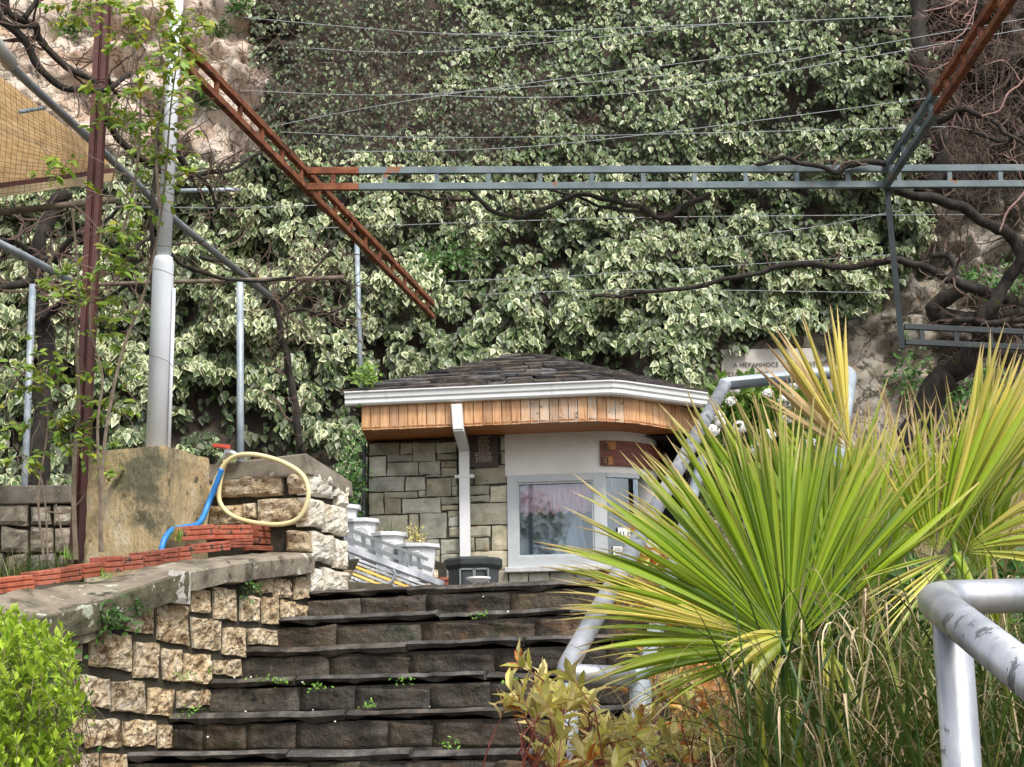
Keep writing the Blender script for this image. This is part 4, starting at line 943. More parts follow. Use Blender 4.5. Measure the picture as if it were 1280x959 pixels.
# roof
ZE = ZGT-.01; apex = P(658, 443, 19.5)
eave = [GA+Vector((-.0, 3.0, 0))+d1_*.1, GA-d1_*.0, GB, GC, GD]
rf = MB(); ev = [Vector((p.x, p.y, ZE)) for p in eave]; rv = ev+[apex]
rf.add(rv, [(0, 1, 5), (1, 2, 5), (2, 3, 5), (3, 4, 5), (4, 3, 2, 1, 0)])
roof = rf.build('roof', M['slate'], kiosk)
for a_, b_ in zip(ev[:-1], ev[1:]):
    facen = (b_-a_).cross(apex-a_).normalized(); facen = facen if facen.z > 0 else -facen
    rows = 9
    for r in range(rows):
        v0 = r/rows*.97-.015; v1 = min(.995, v0+1/rows*1.5)
        e0 = a_.lerp(apex, v0); e1 = b_.lerp(apex, v0); L = (e1-e0).length; x = -.02
        f0 = a_.lerp(apex, v1); f1 = b_.lerp(apex, v1)
        while x < L-.03:
            wd_ = rl.uniform(.18, .36); x2 = min(L+.02, x+wd_); u0_ = x/L; u1_ = x2/L; dz = rl.uniform(.0, .014); j0 = rl.uniform(-.03, .03); j1 = rl.uniform(-.03, .03)
            dn = (e0-f0).normalized()
            A_ = e0.lerp(e1, u0_+.004)+dn*(j0); B_ = e0.lerp(e1, u1_-.004)+dn*j1; C_ = f0.lerp(f1, u1_-.004); D_ = f0.lerp(f1, u0_+.004)
            dz *= 2.2; lift = facen*(.04+dz); th = facen*rl.uniform(.025, .045)
            mb = MB(); mb.hexa([A_+lift-th, B_+lift-th, C_-th*.2+facen*.004, D_-th*.2+facen*.004], [A_+lift, B_+lift+facen*rl.uniform(-.008, .008), C_+facen*.014, D_+facen*.014]); mb.build('slate', M['slate'], roof)
            x = x2

# ================================================================== things in front of the kiosk
# white planters + metal stair rail + bin
def planter(px, py_top, Y, rw, hh, lab):
    c = P(px, py_top, Y); root_z = c.z-hh
    mb = MB(); R_ = rw
    mb.lathe(Vector((c.x, c.y, root_z)), [(R_*.72, 0), (R_*.9, hh*.9), (R_*1.06, hh*.9), (R_*1.08, hh), (R_*.96, hh), (R_*.9, hh*.86)], 8)
    th = thing('planter', (c.x, c.y, root_z), lab, 'planter', 'white planters beside the metal rail')
    mb.build('pot', M['planter'], th, bev=.004)
    mb = MB(); mb.tube([Vector((c.x-.05, c.y-R_*.95, root_z+hh*.5)), Vector((c.x-.04, c.y-R_*1.02, root_z+hh*.72)), Vector((c.x+.02, c.y-R_*1.04, root_z+hh*.76)), Vector((c.x+.06, c.y-R_*1.02, root_z+hh*.68)), Vector((c.x+.07, c.y-R_*.95, root_z+hh*.5))], .008, 6); mb.build('handle', M['planter'], th)
    MB().lathe(Vector((c.x, c.y, root_z+hh*.85)), [(R_*.9, 0), (R_*.5, .012)], 8).build('soil', M['soil'], th)
    return th, Vector((c.x, c.y, c.z))
PL = [planter(426, 633, 13.6, .17, .36, 'uppermost white planter half hidden by the stone pier'), planter(452, 650, 13.4, .15, .34, 'second white planter down, next to the pier'),
      planter(487, 667, 13.2, .15, .34, 'third white planter, with fine green grass behind'), planter(521, 682, 13.0, .19, .30, 'lowest and largest white planter beside the charcoal bin')]
for k, (px, py, n, mm, lb) in enumerate([(488, 655, 60, M['fern'], 'thin grassy plant in the third white planter'), (522, 668, 150, M['phot'], 'twiggy yellow and brown plant in the lowest white planter')]):
    c = P(px, py+16, 13.1); th = thing('potted_plant', c, lb, 'plant'); sm_ = MB(); A = []; T = []
    for _ in range(16 if k else 30):
        d = Vector((random.gauss(0, .45), random.gauss(0, .3), 1)).normalized(); L = random.uniform(.08, .22)
        if k == 0: blade(sm_, c+Vector((random.gauss(0, .05), 0, 0)), d, UP, L, .008, .5, 4, random.random())
        else:
            sm_.tube([c, c+d*L*.5, c+d*L], [.003, .003, .001], 3, cap=False)
            for _ in range(9): A.append(np.array(c+d*L*random.uniform(.3, 1.05))+rng.normal(size=3)*.012); T.append(np.array(d)+rng.normal(size=3)*.6)
    sm_.build('stems' if k else 'grass_blades', M['twig'] if k else M['grass'], th, kind='stuff')
    if A: leaf_cloud(th, 'lance', mm, A, T, rdir(len(A))+(0, -.5, .8), rng.uniform(.02, .045, len(A)), .1, 0)
# slanting galvanised rail and slats
YR = 12.4
rail = thing('metal_step_rail', P(490, 740, YR), 'grey metal rail with slats sloping down beside the white planters', 'railing')
def rr(x, y, Y=YR): return P(430+x/6.095, 630+y/6.095, Y)
for (x0, y0, x1, y1, wd_) in [(0, 180, 640, 425, .035), (0, 262, 672, 505, .045)]:
    MB().bar(rr(x0, y0), rr(x1, y1), .02, wd_*.7).build('top_bar', M['binlt'], rail)
MB().bar(rr(-20, 318), rr(760, 612), .05, .045).build('stringer', M['galv'], rail)
MB().bar(rr(-20, 345), rr(700, 615), .03, .02).build('stringer', M['galvd'], rail)
for (x, y) in [(140, 235), (212, 265), (435, 350), (500, 378), (565, 402)]:
    MB().bar(rr(x, y), rr(x+14, y+95), .02, .025, SU).build('upright', M['binlt'], rail)
for k in range(8):
    x0 = 10+k*0+(k % 2)*6; a_ = rr(28-12*k+90, 440+k*26-10, YR-.05*k-.1); b_ = rr(640-74*k, 628+4*k, YR-.05*k-.1)
    MB().bar(a_, b_, .05, .018).build('slat', M['bandy'] if k in (2, 4) else M['galv'], rail, lab='yellow slat' if k in (2, 4) else None)
MB().tube(smooth_path([rr(370, 500, YR-.5), rr(388, 540, YR-.5), rr(370, 585, YR-.5), rr(320, 620, YR-.5), rr(270, 645, YR-.5)]), .014, 6).build('hook', M['galvd'], rail)
# stones below the slats
lo = thing('low_stone_border', P(460, 735, 13.4), 'low pale stone border behind the top step', 'wall')
for k in range(5):
    x0 = 418+k*26; Q = [P(x0, 742, 13.8), P(x0+24, 742, 13.8), P(x0+24, 712, 13.8), P(x0, 712, 13.8)]
    stone(Q, Vector((0, -1, 0)), .1, .02, .02, 6, k).build('border_stone', M['lime'], lo)
Q = [P(425, 715, 14), P(560, 715, 14), P(560, 640, 14), P(425, 640, 14)]
mb = MB(); mb.hexa([P(400, 742, 14.), P(555, 742, 14.), P(555, 705, 14.), P(400, 640, 14.)], [x+Vector((0, .6, 0)) for x in (P(400, 742, 14.), P(555, 742, 14.), P(555, 705, 14.), P(400, 640, 14.))]); mb.build('rubble_core', M['mortar'], lo)
# red pot corner
mb = MB(); c = P(553, 728, 12.8); mb.lathe(c-UP*.12, [(.05, 0), (.065, .13), (.075, .13), (.075, .155), (.06, .155)], 12); mb.build('red_plant_pot', M['brick'], lab='small red plastic pot between the lowest planter and the bin', cat='pot')
# charcoal bin
Yb = 12.2; c = P(592, 712, Yb); R_ = .21
bn = thing('charcoal_bin', (c.x, c.y, c.z-.62), 'octagonal charcoal planter bin with framed panels below the downpipe', 'bin')
zt_ = P(592, 699, Yb).z
MB().lathe(Vector((c.x, c.y, zt_)), [(R_*.92, -.6), (R_*.98, -.09), (R_*1.12, -.06), (R_*1.14, -.015), (R_*1.0, 0), (R_*.9, 0), (R_*.88, -.1)], 8).build('body', M['bin'], bn, bev=.005)
for dx in (-.055, .055):
    mb = MB(); cx = Vector((c.x+dx+.01, c.y-R_*.93, zt_-.17)); 
    for (a_, b_, ww_, h_) in ((-.05, 0, .006, .08), (.05, 0, .006, .08), (0, .075, .05, .006), (0, -.075, .05, .006)): mb.box(cx+Vector((a_, 0, b_)), Vector((ww_, 0, 0)), Vector((0, .008, 0)), UP*h_)
    mb.build('panel_frame', M['binlt'], bn)
mb = MB(); c2_ = P(598, 724, 9.6); mb.lathe(c2_-UP*.02, [(.04, 0), (.074, .02), (.074, .03), (.06, .032)], 20); mb.build('white_dish', M['white'], lab='small round white dish lying on the top step', cat='dish')
# marble plaque on the rock
YMP = min(on_cliff(x_, y_).y for x_ in (905, 930, 960, 990, 1015) for y_ in (440, 460, 480))-.02; mc0, mc1 = P(900, 438, YMP), P(1022, 482, YMP); cen = (mc0+mc1)/2; mb = MB(); xd = Vector((1, 0, 0)); hw = (mc1.x-mc0.x)/2; hh = (mc0.z-mc1.z)/2
mpl = thing('marble_plaque', cen-UP*hh, 'white marble plaque with two lines of engraved capitals on the rock', 'plaque')
mb.box(cen+Vector((0, .15, 0)), xd*hw, Vector((0, .2, 0)), UP*hh); mb.build('slab', M['marble'], mpl, bev=.01)
ty = Vector((0, 0, 1))
pt = P(917, 459, YMP-.062); flat_text('A HЕPAMHOCE  КИ  ZOPATECKИ  МАНТ', .088, M['dark'], pt-Vector((0, 0, 0)), xd, ty, mpl, 'engraved_line')
pt = P(906, 471, YMP-.062); flat_text('PЕМИ  NЕАСТИ  КИ  LОМПИСАЛИ', .088, M['dark'], pt, xd, ty, mpl, 'engraved_line')

# ================================================================== PERGOLA STEEL
ZPg = P(740, 222, 15).z
def ladder(name, A, B, H, nr_, lab, mats, mfun, grp=None, cat='beam', ch=.05, cw=.045, inset=0):
    root = thing(name, A, lab, cat, grp); d = (B-A); 
    segs_ = mfun   # list of (u0,u1,matkey)
    for (u0, u1, mk_) in segs_:
        a_ = A.lerp(B, u0); b_ = A.lerp(B, u1)
        for sgn in (1, -1):
            mb = MB(); mb.bar(a_+UP*sgn*(H/2-ch/2), b_+UP*sgn*(H/2-ch/2), cw, ch); x = d.cross(UP).normalized()
            mb.build('chord', M[mk_], root, bev=.004, lab='rusty end of the chord' if mk_ == 'rust' and len(segs_) > 1 else None)
    for k in range(nr_):
        u_ = (k+.5)/nr_; mk_ = [s_[2] for s_ in segs_ if s_[0] <= u_ <= s_[1]][0]; p = A.lerp(B, u_); dd = d.normalized()
        mb = MB(); mb.box(p, dd*.022, d.cross(UP).normalized()*.016, UP*(H/2-ch)); mb.build('rung', M[mk_], root)
    return root
HB = .235
A = PZ(384, 224, ZPg); B = PZ(1345, 220, ZPg)
A = Vector((A.x, A.y, ZPg))
ladder('pergola_beam', A, B, HB, 15, 'long horizontal blue grey ladder beam crossing in front of the ivy', None, [(0, .066, 'rust'), (.066, 1, 'blue')], 'steel ladder beams of the pergola', ch=.068, cw=.05)
A = PZ(222, 60, ZPg); B = PZ(541, 388, ZPg)
ladder('pergola_beam', A, B, HB, 15, 'rusty orange ladder beam running down from the pale pole to the ivy', None, [(0, 1, 'rust')], 'steel ladder beams of the pergola', ch=.06, cw=.06)
A = PZ(1106, 223, ZPg+.004); B = PZ(1290, -55, ZPg+.004); uB = (PZ(1168, 128, ZPg)-A).length/(B-A).length
ladder('pergola_beam', A, B, HB, 9, 'right ladder beam rising to the corner, blue below and rusty above', None, [(0, uB, 'blue'), (uB, 1, 'rust')], 'steel ladder beams of the pergola', ch=.06, cw=.06)
Yp = A.y
pt = P(1109, 238, Yp); pbm = P(1128, 436, Yp); mb = MB(); mb.bar(pt, Vector((pbm.x, pbm.y, pbm.z)), .055, .055, SU); mb.build('hanging_post', M['bluedk'], lab='dark steel post hanging under the beam joint by the rock', cat='post')
ladder('pergola_beam', P(1131, 418, Yp), P(1345, 428, Yp), .21, 5, 'short dark ladder beam low on the right under the twisted trunk', None, [(0, 1, 'bluedk')], 'steel ladder beams of the pergola', ch=.055)
# brown post (I section)
pt = P(120, -60, 9.6); pbm = P(101, 697, 9.6); pbm.x = pt.x*.3+pbm.x*.7; pt.x = pbm.x+.012
mb = MB(); wv_ = Vector((1, 0, 0)); 
def vbox(mb, b0, t0, dx, dy, ox, oy):
    o = Vector((ox, oy, 0)); X_ = Vector((dx/2, 0, 0)); Y_ = Vector((0, dy/2, 0))
    mb.hexa([b0+o-X_-Y_, b0+o+X_-Y_, b0+o+X_+Y_, b0+o-X_+Y_], [t0+o-X_-Y_, t0+o+X_-Y_, t0+o+X_+Y_, t0+o-X_+Y_])
pbb = pbm-UP*.3
vbox(mb, pbb, pt, .034, .08, -.024, 0); vbox(mb, pbb, pt, .03, .08, .028, 0); vbox(mb, pbb, pt, .02, .05, .002, .012)
mb.build('brown_post', M['brown'], lab='tall red brown steel post left of the stained plinth', cat='post')
# thin poles
def pole(px0, py0, px1, py1, Y, r, lab, mtl='galvb', down=.6, name='thin_pole', grp='thin grey poles of the pergola', cat='pole', Y1=None):
    a_ = P(px0, py0, Y); b_ = P(px1, py1, Y1 or Y)
    MB().tube([a_-UP*down, b_], r, 10).build(name, M[mtl], lab=lab, cat=cat, grp=grp, smooth=True)
pole(32, 600, 41, 356, 12.2, .027, 'thin grey pole behind the leafy shoots at the left edge')
pole(303, 562, 300, 352, 12.2, .028, 'thin grey pole between the plinth and the kiosk')
pole(452, 480, 446, 300, 19.4, .032, 'thin grey pole beside the roof corner of the kiosk', down=.3)
def pipe(pts, r, lab, mtl='galvd', name='cross_pipe', cat='pipe', grp=None):
    MB().tube(pts, r, 8).build(name, M[mtl], lab=lab, cat=cat, grp=grp, smooth=True)
pipe([P(40, 359, 12.2), P(200, 353, 12.2), P(430, 347, 12.2)], .018, 'thin rusty horizontal pipe resting on two thin poles', 'barkg')
pipe([P(-60, 10, 8.6), P(12, 82, 9), P(110, 172, 10), P(215, 272, 11.5), P(338, 372, 13.2)], .027, 'long grey pipe sloping down behind the poles', 'galvd')
pipe([P(-30, 20, 8.5), P(14, 82, 8.95)], .045, 'cream coupling pipe at the upper left edge', 'sill')
pipe([P(-20, 295, 10.5), P(30, 320, 11), P(86, 350, 11.8)], .03, 'short grey pipe sloping in from the left edge', 'galvb')
pipe([P(205, 239, 12), P(301, 237, 12)], .018, 'short pale pipe level with the beam joint', 'galvb')
pipe([P(-20, 268, 10), P(60, 259, 10), P(145, 250, 10)], .024, 'pale horizontal pipe under the tan awning', 'barkg')
pipe([P(25, 140, 9), P(55, 135, 9.4)], .012, 'short bright rod beside the awning edge', 'galvb')

# ================================================================== AWNING with net
aw = thing('awning', P(40, 235, 9), 'tan boarded awning under a black net at the left edge', 'awning')
A0, A1, A2 = P(-150, -14, 9.2), P(137, 222, 10.4), P(-150, 268, 8.7)   # top-left corner, right tip, lower-left
Bt = P(137, 214, 10.4)
nb = 11
for k in range(nb):   # boards parallel to the lower edge
    u0 = k/nb; u1 = (k+.97)/nb
    q = [A2.lerp(A0, u0), A2.lerp(A0, u1), Bt.lerp(P(132, 200, 10.45), u1), Bt.lerp(P(132, 200, 10.45), u0)]
    up_ = Vector((0, .01, .025)); MB().hexa(q, [x+up_ for x in q]).build('board', M['awn'], aw)
mb = MB(); mb.bar(P(-150, 262, 8.68), P(143, 221, 10.39), .03, .055); mb.build('edge_board', M['awnedge'], aw)
mb = MB(); mb.bar(P(-150, 252, 8.70), P(143, 213, 10.41), .04, .03); mb.build('edge_trim', M['brown'], aw)
nt2 = MB(); 
for k in range(27):
    a_ = P(-60, 30+k*9.5+.0, 8.4); b_ = P(108, 176+k*1.9, 9.5); m_ = (a_+b_)/2+Vector((0, 0, -.06)); nt2.tube([a_, (a_+m_)/2-UP*.02, m_, (m_+b_)/2-UP*.02, b_], .0011, 3, cap=False)
for k in range(21):
    x = -30+k*7.0; ya = 62+(x+30)*.83; yb_ = 262-(x+30)*.32
    Y_ = 8.45+(x+60)/168*1.1; nt2.tube([P(x, ya, Y_), P(x+4, (ya+yb_)/2, Y_-.02), P(x-3, yb_, Y_)], .0011, 3, cap=False)
nt2.build('shade_net', M['net'], lab='black mesh net hanging in front of the tan awning', cat='net')

# ================================================================== WIRES
WR = [((305, 22), (520, 40), (700, 46), 'ivy wire highest left of the rusty beam'), ((330, 160), (560, 118), (1000, 60), 'wire rising across the upper ivy from the rusty beam'), ((560, 44), (800, 34), (1140, 20), 'wire across the top of the ivy'),
      ((300, 113), (520, 118), (860, 92), 'wire crossing behind the top of the rusty beam'), ((350, 165), (600, 172), (1200, 158), 'nearly level wire above the horizontal beam'), ((500, 118), (800, 115), (1290, 35), 'wire climbing to the upper right corner'),
      ((430, 190), (700, 180), (1180, 120), 'wire meeting the right ladder beam'), ((400, 285), (800, 272), (1250, 268), 'wire just below the horizontal beam'), ((560, 352), (760, 342), (1120, 318), 'slack wire across the lower ivy'),
      ((600, 368), (800, 362), (1100, 366), 'lowest wire over the dark lower ivy'), ((140, 258), (290, 260), (430, 255), 'pale wire left of the beam joint'), ((960, 82), (1100, 55), (1290, 22), 'wire passing behind the right beam'), ((380, 60), (560, 64), (900, 30), 'thin wire over the brown ivy patch'), ((880, 300), (1010, 285), (1130, 262), 'short wire reaching the hanging post')]
for k, (a_, b_, c_, lb) in enumerate(WR):
    Yw = 16+1.5*((k*7) % 5)/5; pts = smooth_path([P(*a_, Yw), P(*b_, Yw), P(*c_, Yw)], 10)
    MB().tube(pts, .0042, 4, cap=False).build('training_wire', M['galvd'], lab=lb, cat='wire', grp='wires strung across the ivy')

# ================================================================== VINES (bare)
def wander(p, d, L, r0, seg=8, wob=.25, grav=0.):
    pts = [Vector(p)]; d = Vector(d).normalized(); st = L/seg
    for i in range(seg):
        d = (d+Vector((random.gauss(0, wob), random.gauss(0, wob*.6), random.gauss(0, wob)-grav))).normalized(); pts.append(pts[-1]+d*st)
    return pts, [max(.002, r0*(1-.8*i/seg)) for i in range(seg+1)]
def vine(name, polys, lab, cat='vine', twigs=0, tl=.5, mtl='bark', grp=None, tmt='twig', wob=.3, leafn=0):
    """polys: list of (list of (px,py), Y0, Y1, r0, r1)"""
    root = None; allp = []
    for (pp_, Y0, Y1, r0, r1) in polys:
        n = len(pp_); pts = [P(x, y, Y0+(Y1-Y0)*i/(n-1)) for i, (x, y) in enumerate(pp_)]; sp_ = smooth_path(pts, 6); N = len(sp_)
        sp_ = [p+Vector((nz(p.x*5, p.z*5, 1), nz(p.x*5, p.z*5, 4), nz(p.x*5, p.z*5, 7)))*(.03+r0*.5) for p in sp_]
        rr_ = [(r0+(r1-r0)*i/(N-1))*(1+.25*nz(i*.7, r0*99)) for i in range(N)]
        mb = MB(); mb.tube(sp_, rr_, 8)
        if root is None: root = thing(name, sp_[0], lab, cat, grp)
        mb.build('trunk' if r0 > .05 else 'branch', M[mtl], root, smooth=True); allp.append((sp_, rr_))
    tb_ = MB(); tips = []
    for _ in range(twigs):
        sp_, rr_ = random.choice(allp); i = random.randrange(len(sp_)); d = Vector((random.gauss(0, 1), random.gauss(0, .5), random.gauss(.1, .9)))
        pts, r_ = wander(sp_[i], d, random.uniform(.4, 1)*tl, min(.014, rr_[i]*.5), 7, wob); tb_.tube(pts, r_, 4, cap=False); tips += pts[3:]
        for _ in range(2):
            j = random.randrange(2, 7); p2, r2 = wander(pts[j], Vector(pts[j]-pts[j-1])*3+Vector((random.gauss(0, .1), 0, random.gauss(0, .1))), tl*random.uniform(.2, .45), .005, 5, wob*1.2); tb_.tube(p2, r2, 3, cap=False); tips += p2[2:]
    if twigs: tb_.build('twigs', M[tmt], root, kind='stuff')
    return root, tips
vine('bare_vine', [([(-20, -20), (0, 10), (20, 37), (43, 77), (67, 100), (97, 113), (120, 115), (147, 103), (167, 90)], 8.8, 9.3, .03, .014), ([(5, -15), (13, 7), (33, 23), (47, 33), (50, 50), (73, 73), (107, 97), (118, 108)], 8.8, 9.2, .028, .018),
                   ([(33, 23), (55, -10), (60, -40)], 8.8, 8.8, .018, .012), ([(47, 33), (20, 35), (-10, 22)], 8.85, 8.8, .014, .008)], 'thick dark bare vine branches crossing the pink rock at upper left', twigs=26, tl=.45)
vine('bare_vine', [([(122, 60), (128, 85), (140, 110), (150, 125)], 9.6, 9.8, .02, .012), ([(125, 140), (147, 173), (177, 200), (200, 215), (222, 240)], 9.6, 10, .024, .02), ([(220, 190), (243, 218), (283, 213), (325, 195)], 10, 10.2, .022, .01), ([(243, 218), (262, 235), (275, 262)], 10, 10.2, .018, .008),
                   ([(200, 130), (198, 165), (193, 213), (191, 320), (188, 380)], 9.4, 9.4, .018, .014), ([(150, 330), (190, 300), (230, 330), (300, 352), (370, 345)], 10.5, 11, .02, .01)], 'knotted dark vine threading behind the pale pole', twigs=60, tl=.5)
vine('bare_vine', [([(48, 620), (50, 500), (55, 420), (48, 340), (60, 270), (90, 235)], 12.8, 12.8, .09, .05), ([(53, 400), (90, 370), (130, 372), (170, 350)], 12.7, 12.3, .035, .015), ([(50, 350), (10, 360), (-30, 368)], 12.8, 12.5, .04, .03), ([(66, 330), (90, 300), (110, 290), (150, 262)], 12.8, 12.5, .03, .015), ([(0, 300), (30, 310), (60, 325)], 12.6, 12.8, .02, .03)],
     'grey brown vine trunk standing behind the leafy shoots at far left', twigs=70, tl=.8)
vine('bare_vine', [([(378, 570), (370, 500), (355, 430), (340, 380), (300, 340), (250, 320)], 13.8, 13.5, .036, .02), ([(350, 400), (375, 385), (400, 395), (432, 380), (436, 350)], 13.8, 13.6, .015, .01), ([(340, 380), (380, 350), (420, 300)], 13.7, 13.8, .02, .008)], 'dark vine trunk rising through the ivy behind the hose pier', twigs=60, tl=.7)
vine('bare_vine', [([(585, 235), (612, 262), (648, 272), (690, 258), (740, 243), (790, 258), (825, 273), (850, 262), (885, 240)], 15.2, 15.2, .022, .028), ([(640, 228), (700, 240), (770, 262), (820, 270)], 15.3, 15.2, .014, .02), ([(500, 235), (540, 250), (600, 250)], 15.2, 15.2, .012, .018)], 'slender dark vine looping under the horizontal beam', twigs=34, tl=.5)
vine('bare_vine', [([(945, 206), (985, 200), (1030, 208), (1045, 214), (1062, 204), (1105, 205)], 14.95, 15, .02, .035)], 'mossy dark vine lying along the top of the horizontal beam', twigs=8, tl=.4)
vine('bare_vine', [([(740, 372), (800, 366), (870, 358), (930, 345), (1000, 330), (1060, 335), (1110, 325), (1150, 335), (1185, 348), (1225, 362)], 15.6, 15.2, .018, .045), ([(1165, 320), (1180, 318), (1192, 335), (1182, 350)], 15.2, 15.1, .03, .035)], 'long thin vine running across the lower ivy to the twisted trunk', twigs=22, tl=.5)
vine('twisted_trunk', [([(1130, 560), (1165, 500), (1205, 450), (1230, 425), (1222, 405), (1185, 395), (1175, 375), (1205, 362), (1250, 375), (1300, 380)], 16.6, 16, .16, .05), ([(1120, 238), (1160, 245), (1200, 258), (1235, 280), (1268, 300), (1275, 330), (1255, 355), (1240, 385), (1225, 410)], 15.4, 15.9, .05, .075),
                       ([(1268, 300), (1290, 320), (1310, 345)], 15.8, 15.8, .06, .05), ([(1225, 400), (1260, 392), (1310, 400)], 16, 16, .06, .06), ([(1235, 410), (1280, 412), (1320, 408)], 16.1, 16, .05, .05), ([(1190, 400), (1240, 405), (1300, 395)], 15.8, 15.8, .035, .03)],
     'thick twisted dark trunk knotted on the low beam at right', 'vine', twigs=70, tl=.6)
vine('mossy_trunk', [([(1146, -40), (1150, 30), (1150, 70), (1162, 110), (1172, 150), (1178, 190), (1170, 240)], 17.6, 17.2, .10, .06), ([(1172, 150), (1200, 140), (1240, 150), (1290, 190)], 17, 16.6, .05, .02), ([(1190, 120), (1210, 160), (1250, 175), (1300, 165)], 17, 16.6, .03, .02)], 'dark mossy trunk at the right edge of the ivy behind the beam', 'vine', twigs=50, tl=.8)
vine('bare_shoots', [([(1290, 90), (1262, 118), (1246, 140), (1228, 145)], 14.6, 14.6, .012, .006), ([(1150, 15), (1190, 5), (1230, -20)], 14.6, 14.6, .008, .006), ([(1180, 60), (1210, 30), (1225, -10)], 14.6, 14.6, .008, .005), ([(1290, 225), (1262, 262), (1250, 290)], 14.8, 14.8, .012, .008), ([(1160, 90), (1200, 70), (1235, 20)], 14.7, 14.7, .007, .004)], 'pinkish bare shoots near the upper right corner', 'shoots', twigs=22, tl=.5, mtl='twigp', tmt='twigp')
vine('hanging_roots', [([(x, y0), (x+random.uniform(-8, 8), (y0+y1)/2), (x+random.uniform(-12, 12), y1)], 20.3, 20.2, .012, .006) for x, y0, y1 in [(1195, 60, 250), (1215, 20, 220), (1232, 90, 280), (1248, 40, 260), (1268, 60, 240), (1205, 180, 330), (1182, 230, 300)]], 'thin roots hanging down the dark earth bank at upper right', 'roots', twigs=70, tl=1.0)

# green plants on the right rock
for (cx, cy, rx, ry, n, lb) in [(1225, 505, 60, 45, 900, 'dark green bush on the rock under the low beam'), (1255, 360, 30, 26, 350, 'green creeper tuft behind the twisted trunk'), (1140, 470, 30, 40, 260, 'small green creeper below the hanging post'), (1215, 350, 22, 14, 160, 'little leafy sprig above the knotted trunk'), (560, 322, 40, 16, 300, 'patch of fine bright green weeds at the foot of the rusty beam'), (440, 590, 14, 60, 260, 'narrow leafy plant in the gap left of the kiosk'), (455, 470, 18, 12, 160, 'bright leafy tuft on the left roof corner of the kiosk')]:
    Yb_ = 20.6 if cx > 600 else (20 if cy < 400 else 17.6); Yb_ = 19.3 if cx > 1100 else Yb_
    th = thing('wild_plant', P(cx, cy+ry, Yb_), lb, 'plant', 'wild plants on the rock'); A = np.array([P(cx+random.gauss(0, .5)*rx, cy+random.gauss(0, .5)*ry, Yb_-random.random()*.35) for _ in range(n)])
    leaf_cloud(th, 'oval', M['fern'] if cx != 455 else M['shrub'], A, rdir(n)+(0, -.3, 0), rdir(n)*.7+(0, -1, .6), rng.uniform(.04, .1, n), 0, 0)

# leafy shoots by the pale pole
lv = thing('leafy_vine', P(150, 690, 8.9), 'yellow green young leaves on shoots climbing round the brown post and pale pole', 'vine')
BL = [(170, 20, 60, 30, 300, 8.2), (200, 60, 40, 40, 320, 8.1), (165, 130, 35, 45, 260, 8.4), (215, 110, 25, 55, 240, 8.0), (190, 200, 30, 40, 220, 8.3), (140, 135, 22, 18, 90, 8.6), (75, 205, 22, 30, 90, 8.2), (145, 300, 30, 16, 130, 8.3), (150, 340, 28, 22, 120, 8.4), (80, 355, 26, 14, 90, 8.5), (105, 380, 24, 22, 80, 8.5), (150, 400, 30, 20, 80, 8.6), (60, 455, 45, 22, 150, 8.7),
      (30, 480, 30, 18, 90, 8.7), (130, 500, 28, 18, 80, 8.7), (50, 525, 40, 22, 150, 8.8), (90, 550, 30, 22, 110, 8.8), (20, 570, 26, 15, 70, 8.8), (110, 10, 25, 20, 100, 8.4), (230, 60, 18, 18, 90, 8.0), (245, 30, 18, 12, 50, 8.0), (130, 600, 22, 10, 30, 8.8), (95, 15, 20, 12, 60, 8.3), (170, 235, 22, 22, 70, 8.3), (150, 450, 12, 30, 40, 8.7)]
A = []; T = []; Bv = []; stm = MB()
for (cx, cy, rx, ry, n, Y) in BL:
    nc = max(4, n//10)
    for _ in range(nc):
        x = cx+random.gauss(0, .55)*rx; y = cy+random.gauss(0, .55)*ry; p = P(x, y, Y+random.uniform(-.2, .25)); dd = Vector((random.gauss(0, 1), random.gauss(0, .5), random.gauss(-.1, .5))).normalized()
        L = random.uniform(.07, .14); stm.tube([p, p+dd*L*.5+UP*.004, p+dd*L], [.0022, .002, .001], 3, cap=False)
        for q in range(random.randint(6, 10)):
            u_ = random.uniform(.2, 1.1); sd_ = dd.cross(UP).normalized()*(1 if q % 2 else -1); A.append(p+dd*L*u_); T.append(sd_*.9+dd*.5+Vector((0, 0, random.gauss(-.25, .3)))); Bv.append(random.random()**3*.9 if cy < 120 else random.random()**6*.8)
leaf_cloud(lv, 'oval', M['young'], np.array(A), np.array(T), rdir(len(A))*.6+(0, -.7, .9), rng.uniform(.04, .072, len(A)), np.array(Bv), 300)
for pp_, Y, r0 in [([(95, 700), (92, 600), (98, 500), (95, 420), (98, 350), (90, 260)], 8.8, .016), ([(125, 690), (130, 560), (150, 450), (175, 380), (190, 330), (205, 240), (215, 120), (232, 20)], 8.4, .011), ([(128, 690), (122, 540), (128, 470), (112, 400), (125, 300), (150, 180), (170, 60)], 8.5, .009), ([(55, 700), (48, 620), (60, 520), (40, 450)], 8.8, .008), ([(60, 640), (85, 640), (105, 620), (115, 600)], 8.8, .005), ([(150, 300), (170, 220), (175, 120), (160, 30)], 8.3, .01), ([(200, 260), (195, 180), (205, 100), (190, 0)], 8.2, .01), ([(60, 700), (52, 600), (20, 560)], 8.8, .006), ([(88, 700), (76, 660), (70, 630)], 8.7, .007)]:
    sp_ = smooth_path([P(x, y, Y) for x, y in pp_], 6); stm.tube(sp_, [r0*(1-.6*i/len(sp_)) for i in range(len(sp_))], 6)
for _ in range(90):
    cx, cy, rx, ry, n, Y = random.choice(BL); p = P(cx+random.gauss(0, .5)*rx, cy+random.gauss(0, .5)*ry, Y+.1); pts, r_ = wander(p, (random.gauss(0, 1), 0, random.gauss(0, 1)), random.uniform(.15, .4), .004, 6, .2); stm.tube(pts, r_, 3, cap=False)
